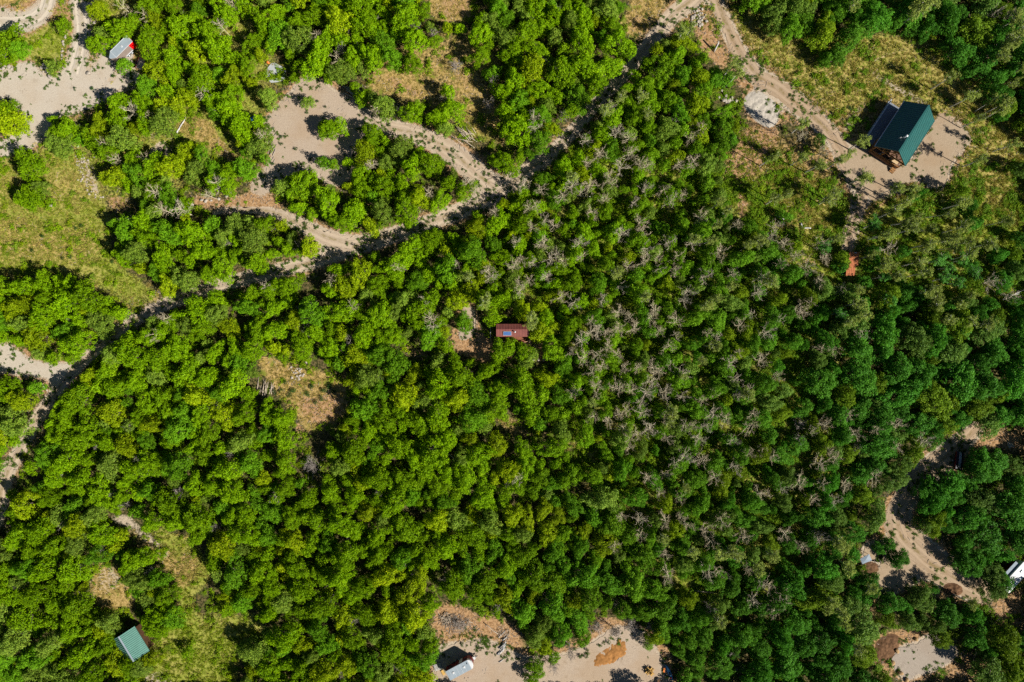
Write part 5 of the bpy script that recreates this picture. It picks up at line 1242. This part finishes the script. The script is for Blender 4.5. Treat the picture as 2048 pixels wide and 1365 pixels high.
tent(645, 385, 'small pale tent with pink ridge among dark oaks beside the plaza', 'white', .6, .9, 1.1, .8)
# slate tarp shelter
tp = thing('shelter', 'slate grey tarp roofed shelter beside the turnout', 'shelter', P(1723, 1114), R(28))
tt_ = MB(); tt_.add([(-1.0, -.6, 1.5), (1.0, -.75, 1.6), (1.05, .7, 1.75), (-.9, .6, 1.6), (0, 0, 1.75)], [(0, 1, 4), (1, 2, 4), (2, 3, 4), (3, 0, 4)]); tt_.build('canopy', M['tarp'], tp)
for x, y in ((-.9, -.5), (.9, -.62), (.95, .6), (-.8, .5)): MB().box((x, y, .76), (.06, .06, 1.5)).build('pole', M['dark_metal'], tp)
# chairs round the fire pit, the kayak
fp = thing('fire_pit', 'small dark ring of stones between four wooden chairs in the south yard', 'fire pit', P(1297, 1341), 0)
for k in range(9):
    t_ = k * .698; MB().box((.33 * math.cos(t_), .33 * math.sin(t_), .09), (.2, .16, .18), rz=t_).build('stone', M['rock'], fp)
MB().tube([(0, 0, 0), (0, 0, .05)], [.26, .2], 10).build('ash', M['black'], fp)
for (px, py), rz, nm in (((1294, 1336.5), 2.3, 'uppermost'), ((1303, 1337), .9, 'right hand'), ((1293.5, 1344), 3.9, 'left hand'), ((1303, 1346.5), 5.5, 'lowest')):
    cc = thing('wooden_chair', f'golden wooden armchair, {nm} of the four round the fire pit', 'chair', P(px, py), rz + math.pi / 2, 'chairs round the fire pit')
    MB().box((0, 0, .38), (.52, .55, .05)).build('seat', M['yellow_wood'], cc); b_ = MB()
    for k in range(5): b_.box((-.22 + .11 * k, .3, .72), (.095, .04, .72), M=Matrix.Rotation(R(-14), 3, 'X'))
    b_.build('backrest', M['yellow_wood'], cc)
    for x in (-.3, .3):
        MB().box((x, 0, .6), (.12, .62, .04)).build('armrest', M['yellow_wood'], cc)
        for y in (-.22, .22): MB().box((x, y, .29), (.07, .07, .58)).build('leg', M['yellow_wood'], cc)
ky = thing('kayak', 'long blue and pale blue kayak lying beside the south yard trees', 'kayak', P(1338, 1344), ang((1333, 1333), (1343, 1354)))
n_ = 15; hull = MB(); prof = []
for i in range(n_):
    u = -1 + 2 * i / (n_ - 1); wd_ = .33 * (1 - abs(u) ** 2.4) + .012; zc_ = .05 * u * u
    prof.append([(1.75 * u, wd_ * math.cos(t_), .17 + zc_ + .17 * math.sin(t_) * (1 - .3 * abs(u))) for t_ in np.linspace(0, 2 * math.pi, 12, endpoint=False)])
vs_ = [p for r_ in prof for p in r_]; hull.add(vs_, [(i * 12 + k, i * 12 + (k + 1) % 12, (i + 1) * 12 + (k + 1) % 12, (i + 1) * 12 + k) for i in range(n_ - 1) for k in range(12)] + [tuple(range(11, -1, -1)), tuple(range((n_ - 1) * 12, n_ * 12))], True)
hull.build('hull', M['kayak_blue'], ky)
dkk = MB(); dkk.add([(1.45 * u, s * .25 * (1 - abs(u) ** 2.2), .352 - .02 * abs(u)) for u in np.linspace(-1, 1, 9) for s in (-1, 1)], [(2 * i, 2 * i + 2, 2 * i + 3, 2 * i + 1) for i in range(8)]); dkk.build('deck', M['kayak_pale'], ky)
MB().tube([(-.1, 0, .34), (.5, 0, .34)], .17, 10).build('cockpit', M['black'], ky)
tag(MB().box((0, 0, .3), (.9, .35, .06)).build('sawhorse_beam', M['orange'], None, P(1328, 1339), (0, 0, 1.4)), 'orange board propped near the kayak', 'board')
tag(MB().box((0, 0, .22), (.35, .3, .44)).build('cooler', M['red_paint'], None, P(1341, 1354.5), (0, 0, .4), bevel=.03), 'small red cooler at the lower end of the kayak', 'cooler')
# odds and ends beside the silver trailer
pal = thing('pallet_stack', 'blue grey slatted pallets at the rear corner of the silver trailer', 'pallet', P(876, 1333), R(20))
for k in range(6): MB().box((0, -.55 + .22 * k, .3), (1.5, .13, .05)).build('slat', M['log_grey'], pal)
for x in (-.6, 0, .6): MB().box((x, 0, .14), (.1, 1.25, .26)).build('bearer', M['bark'], pal)
tag(MB().box((0, 0, .12), (.5, 1.0, .2)).build('plywood_sheet', M['yellow_wood'], None, P(886, 1345), (0, .12, R(28))), 'orange plywood sheet leaning behind the silver trailer', 'board')

# ------------------------------------------------------------------ rocks, logs, brush heaps
ROCKS = []
for s in range(6):
    bm = bmesh.new(); bmesh.ops.create_icosphere(bm, subdivisions=2, radius=.5); rr = random.Random(s)
    k1, k2, k3 = (Vector((rr.gauss(0, 1), rr.gauss(0, 1), rr.gauss(0, 1))).normalized() for _ in range(3))
    for v in bm.verts:
        d_ = v.co.normalized(); f_ = 1 - .32 * max(0, d_.dot(k1)) ** 3 - .3 * max(0, d_.dot(k2)) ** 4 - .25 * max(0, d_.dot(k3)) ** 3 + rr.uniform(-.06, .06)
        v.co *= f_; v.co.z *= .72
    me = bpy.data.meshes.new('rock'); bm.to_mesh(me); bm.free(); me.materials.append(M['rock']); ROCKS.append(me)
ROCKT = []
for me in ROCKS: m2 = me.copy(); m2.materials.clear(); m2.materials.append(M['rock_tan']); ROCKT.append(m2)
def rock(px, py, size, label, group, tan=False, name='rock'):
    o = bpy.data.objects.new(name, (ROCKT if tan else ROCKS)[int(rng.integers(6))]); COL.objects.link(o)
    q = P(px, py); o.location = (q.x, q.y, size * .22); o.scale = (size * rng.uniform(.85, 1.25), size * rng.uniform(.8, 1.1), size * rng.uniform(.7, 1.0)); o.rotation_euler = (rng.normal(0, .2), rng.normal(0, .2), rng.uniform(0, 6.28))
    return tag(o, label, 'rock', group)
def rock_line(pts, n, spread, s0, s1, what, group):
    seg = [math.hypot(pts[i + 1][0] - pts[i][0], pts[i + 1][1] - pts[i][1]) for i in range(len(pts) - 1)]; T = sum(seg)
    names = ['first', 'second', 'third', 'fourth', 'fifth', 'sixth', 'seventh', 'eighth', 'ninth', 'tenth', 'eleventh', 'twelfth', 'thirteenth', 'fourteenth', 'fifteenth', 'sixteenth', 'seventeenth', 'eighteenth', 'nineteenth', 'twentieth']
    for k in range(n):
        t_ = T * (k + .5) / n; i = 0
        while t_ > seg[i] and i < len(seg) - 1: t_ -= seg[i]; i += 1
        u = t_ / seg[i]; x = pts[i][0] + (pts[i + 1][0] - pts[i][0]) * u + rng.normal(0, spread); y = pts[i][1] + (pts[i + 1][1] - pts[i][1]) * u + rng.normal(0, spread)
        lab = f'pale rock, {names[k]} from the top of {what}' if n <= 20 else f'pale rock lying in {what}'
        rock(x, y, rng.uniform(s0, s1), lab, group)
rock_line([(133, 66), (129, 85), (126, 105), (124, 122), (116, 140)], 20, 1.4, .28, .6, 'the row beside the north road', 'rocks beside the north road')
rock_line([(156, 318), (164, 345), (172, 365), (180, 385), (192, 393), (203, 396)], 40, 5.0, .18, .55, 'the meadow rubble row', 'rubble row rocks')
rock_line([(92, 132), (98, 142), (104, 150)], 16, 4.5, .45, 1.1, 'the northwest gravel pile', 'rocks above the northwest gravel')
rock_line([(5, 118), (15, 128), (3, 140), (20, 135)], 18, 5, .4, .9, 'the pile below the loop road', 'rocks below the loop road')
rock_line([(150, 300), (165, 322), (172, 318), (175, 335)], 22, 6, .2, .55, 'the rubble below the oak thicket', 'rubble below the thicket')
rock_line([(1400, 20), (1392, 28), (1402, 38), (1385, 45), (1395, 50)], 46, 6, .3, .75, 'the top road boulder pile', 'boulder pile rocks')
rock_line([(585, 735), (596, 748), (590, 758), (610, 733)], 34, 6, .2, .6, 'the rock heap in the brown glade', 'rock heap in the brown glade')
rock_line([(636, 272), (650, 276), (664, 270), (690, 258)], 12, 1.5, .3, .5, 'the bush island edging', 'rocks round the bush island')
rock_line([(102, 398), (104, 410), (96, 415)], 6, 1.2, .45, .7, 'the row beside the meadow bush', 'rocks beside the meadow thicket')
rock_line([(372, 406), (380, 404), (366, 410), (458, 392)], 9, 2.0, .5, .9, 'the row at the earth fork', 'rocks at the brown glade fork')
rock_line([(1438, 185), (1446, 195), (1460, 203), (1470, 208)], 10, 4, .6, 1.2, 'the pile by the gravel spill', 'rocks by the gravel spill')
rock_line([(1050, 718), (1098, 720), (1104, 722), (1110, 728)], 6, 2, .6, 1.0, 'the row at the foot of the shed path', 'rocks below the shed')
rock_line([(715, 180), (722, 186), (728, 192)], 14, 4, .35, .7, 'the branch driveway pile', 'rocks beside the branch driveway')
rock_line([(2015, 888), (2026, 894)], 7, 3, .4, .7, 'the rubble near the camper trees', 'rubble near the right edge')
rock_line([(1835, 1050), (1880, 1052), (1890, 1048)], 8, 5, .5, .9, 'the rocks under the east oaks', 'rocks under the east road oaks')
for px, py, s_, nm in ((39, 231, 1.0, 'uppermost'), (37.5, 241, .95, 'middle'), (35, 247, .8, 'lowest')): rock(px, py, s_, f'round tan boulder, {nm} of three by the left gravel', 'three boulders', True, 'boulder')
for px, py, s_, nm in ((1793, 1302, 1.1, 'uppermost'), (1783, 1325, 1.0, 'second'), (1798, 1345, 1.15, 'third'), (1812, 1360, 1.0, 'lowest'), (1831, 1279, .9, 'top edge')): rock(px, py, s_, f'sunlit tan boulder, {nm} along the small gravel pad', 'boulders along the gravel pad', True, 'boulder')
rock(190, 47, .8, 'single pale rock beside the north road verge', None); rock(178, 148, 1.0, 'single pale rock at the tip of the grass wedge', None); rock(265, 124, .7, 'white rock between the trailer and the flatbed', None)

def log(p0, p1, r0, r1, label, group=None, mat='log', z0=None, z1=None, name='log'):
    A, B = P(*p0), P(*p1); z0 = r0 if z0 is None else z0; z1 = r1 if z1 is None else z1
    m_ = MB(); d_ = B - A
    pts = [Vector((0, 0, z0))] + [Vector((d_.x * u + rng.normal(0, .05), d_.y * u + rng.normal(0, .05), z0 + (z1 - z0) * u)) for u in (.33, .66)] + [Vector((d_.x, d_.y, z1))]
    m_.tube(pts, [r0, r0 + (r1 - r0) * .33, r0 + (r1 - r0) * .66, r1], 8)
    return tag(m_.build(name, M[mat], None, (A.x, A.y, 0)), label, 'log', group)
log((1552, 433), (1568, 440), .16, .12, 'pale broken log lying above the fallen log clearing', None, 'log_grey'); log((1601, 447), (1604, 456), .17, .15, 'short upper piece of the bent pale log in the clearing', None, 'log_grey'); log((1604, 456), (1621, 457), .15, .12, 'long lower piece of the bent pale log in the clearing', None, 'log_grey')
log((1428, 103), (1431, 94), .22, .14, 'grey upright stump on bare earth by the right driveway', None, 'log_grey', 0, 2.2, 'stump')
log((2003, 600), (2046, 580), .12, .06, 'upper of two grey fallen trunks near the right edge', 'two fallen trunks', 'log_grey', .3, .5); log((2000, 592), (2040, 588), .10, .05, 'lower of two grey fallen trunks near the right edge', 'two fallen trunks', 'log_grey', .5, .3)
log((1438, 1003), (1460, 1018), .14, .09, 'fallen pale trunk lying in the grassy dark hollow', None, 'log_grey', .2, .3); log((1450, 998), (1462, 1008), .12, .08, 'short fallen trunk in the grassy dark hollow', None, 'log'); log((1380, 1180), (1447, 1187), .13, .08, 'long fallen trunk in dark shade near the lower aspens', None, 'log', .3, .2)
log((1258, 1056), (1320, 1040), .11, .06, 'orange pale trunk leaning across the lower aspens', None, 'log', 1.6, 2.2)
log((1415, 570), (1450, 578), .13, .08, 'tan fallen trunk beside a long shadow in the aspen wood', None, 'log', .3, .3); log((1478, 570), (1512, 583), .11, .06, 'pale fallen trunk below the leafy aspens', None, 'log_grey', .3, .4)
log((1152, 393), (1205, 397), .10, .06, 'thin pale trunk fallen flat across the bare aspens', None, 'log_grey', .6, .6)
log((354, 268), (361, 254), .16, .13, 'lower part of the pale bent log beside the ochre strip', None, 'log_grey'); log((361, 254), (372, 236), .13, .1, 'upper part of the pale bent log beside the ochre strip', None, 'log_grey')
log((84, 766), (96, 783), .11, .06, 'thin white pole on grass beside the shaded road bend', None, 'log_grey')
log((886, 924) if False else (898, 905), (922, 925), .11, .07, 'thin pale trunk fallen in a dark gap of the lower wood', None, 'log_grey', 1.4, 1.8)
log((970, 1247), (996, 1268), .09, .05, 'long pale pole pointing at the orange soil right of the brush heap', None, 'log', .3, .15); log((905, 1239), (886, 1247), .10, .07, 'short pale log in front of the brush heap', None, 'log'); log((935, 1241), (946, 1246), .09, .06, 'pale log at the right end of the brush heap', None, 'log')
log((921, 1275), (927, 1285) if False else (918, 1284), .08, .05, 'small pale stick lying above the silver trailer', None, 'log')
def heap(px, py, label, rx, ry, n, mat, hh=.6, ang0=None, sp=1.2, lr=(1.2, 2.6), rad=(.03, .06)):
    """a heap of poles: each pole a part"""
    t_ = thing('log_pile' if rad[1] > .05 else 'brush_heap', label, 'log pile' if rad[1] > .05 else 'brush heap', P(px, py), 0); m_ = MB()
    for k in range(n):
        a_ = (ang0 + rng.normal(0, sp)) if ang0 is not None else rng.uniform(0, 6.28); l_ = rng.uniform(*lr); x, y = rng.normal(0, rx), rng.normal(0, ry)
        z = hh * max(.08, 1 - (x / (2.2 * rx)) ** 2 - (y / (2.2 * ry)) ** 2) * rng.uniform(.2, 1); e_ = Vector((math.cos(a_), math.sin(a_), rng.normal(0, .12))) * l_ / 2; cc_ = Vector((x, y, z + .05)); r_ = rng.uniform(*rad)
        q = MB() if rad[1] > .05 else m_
        q.tube([cc_ - e_, cc_ + Vector((0, 0, rng.normal(0, .05))), cc_ + e_], [r_ * 1.15, r_, r_ * .6], 6)
        if q is not m_: q.build('log', M[mat], t_)
    if m_.v: m_.build('twig_tangle', M[mat], t_)
    return t_
heap(932, 270, 'pile of long pale peeled poles beside the branch driveway', .9, .9, 16, 'log', .5, R(-38), .28, (2.5, 5.0), (.05, .09))
heap(534, 776, 'bundle of pale poles at the left edge of the brown glade', .7, .6, 18, 'log', .5, R(75), .35, (1.5, 2.8), (.04, .075))
heap(1009, 1292, 'stack of short grey logs beside the south yard oaks', .5, 1.0, 22, 'log_grey', .5, R(48), .18, (1.0, 1.7), (.05, .09))
heap(546, 292, 'stack of dark firewood poles along the plaza edge', .35, 1.2, 18, 'twig_lilac', .4, R(65), .2, (1.0, 2.0), (.05, .08))
heap(707, 190, 'row of grey poles in shade beside the branch driveway', .6, .6, 12, 'log_grey', .35, R(-35), .12, (2.0, 3.4), (.05, .08))
heap(625, 940, 'grey tangled brush heap in the black hollow', .7, 1.5, 26, 'twig_lilac', .8, None, 1, (1.0, 2.4), (.02, .045))
heap(916, 1246, 'large lilac grey brush heap above the silver trailer', 1.3, .9, 220, 'twig_lilac', 1.0, None, 1, (.6, 1.6), (.012, .03))
heap(892, 1236, 'loose tan brush beside the large lilac brush heap', 1.0, .7, 60, 'log', .5, None, 1, (.8, 1.8), (.02, .045))
heap(1195, 1253, 'lilac brush at the top corner of the south yard', .6, .6, 70, 'twig_lilac', .7, None, 1, (.5, 1.3), (.012, .03)); heap(1232, 1265, 'lilac brush just above the orange dirt heap', .5, .5, 60, 'twig_lilac', .6, None, 1, (.5, 1.2), (.012, .03)); heap(1265, 1254, 'dark brush at the upper edge of the south yard', .8, .4, 70, 'twig_lilac', .6, None, 1, (.5, 1.3), (.012, .03))
heap(1008, 1262, 'small orange tan brush under oaks right of the long pole', .8, .8, 60, 'log', .4, None, 1, (.4, 1.0), (.015, .04))
rb = thing('red_leaf_bush', 'low bush of dead red leaves in dark shade among the bare aspens', 'bush', P(1152, 766), 0)
c_ = bpy.data.objects.new('crown', BUSH[1]['crown']); COL.objects.link(c_); c_.parent = rb; c_['leaf_col'] = [.40, .13, .09]; c_.scale = (1.3, 1.1, .8)
# ------------------------------------------------------------------ sun, sky, camera
SUN_EL, SUN_AZ = 38.0, 29.0       # elevation; shadows fall up-left at this angle
w = bpy.data.worlds.new('World'); scene.world = w; w.use_nodes = True
nt = w.node_tree; bg = nt.nodes['Background']; sky = nt.nodes.new('ShaderNodeTexSky'); sky.sky_type = 'NISHITA'; sky.sun_disc = False
sx, sy_ = math.cos(R(SUN_AZ)), -math.sin(R(SUN_AZ))
sky.sun_elevation = R(SUN_EL); sky.sun_rotation = math.atan2(sx, sy_); sky.altitude = 2000; sky.air_density = 0.7; sky.dust_density = 0.3
nt.links.new(sky.outputs[0], bg.inputs[0]); bg.inputs[1].default_value = 0.05
sd = bpy.data.lights.new('sun', 'SUN'); sd.energy = 5.0; sd.angle = R(.5); sd.color = (1.0, .955, .88)
so = bpy.data.objects.new('sun', sd); COL.objects.link(so)
d = Vector((-sx * math.cos(R(SUN_EL)), -sy_ * math.cos(R(SUN_EL)), -math.sin(R(SUN_EL))))
so.rotation_euler = d.to_track_quat('-Z', 'Y').to_euler(); so.location = -d * 200
cd = bpy.data.cameras.new('camera'); cd.lens = 24; cd.sensor_width = 36; cd.clip_end = 6000; cd.clip_start = 1
co = bpy.data.objects.new('camera', cd); COL.objects.link(co); co.location = (0, 0, H); co.rotation_euler = (0, 0, 0); scene.camera = co
scene.view_settings.view_transform = 'Standard'; scene.view_settings.look = 'None'; scene.view_settings.exposure = 0.62; scene.view_settings.gamma = 1
cy = scene.cycles; cy.max_bounces = 5; cy.diffuse_bounces = 1; cy.glossy_bounces = 2; cy.transmission_bounces = 2; cy.use_denoising = False
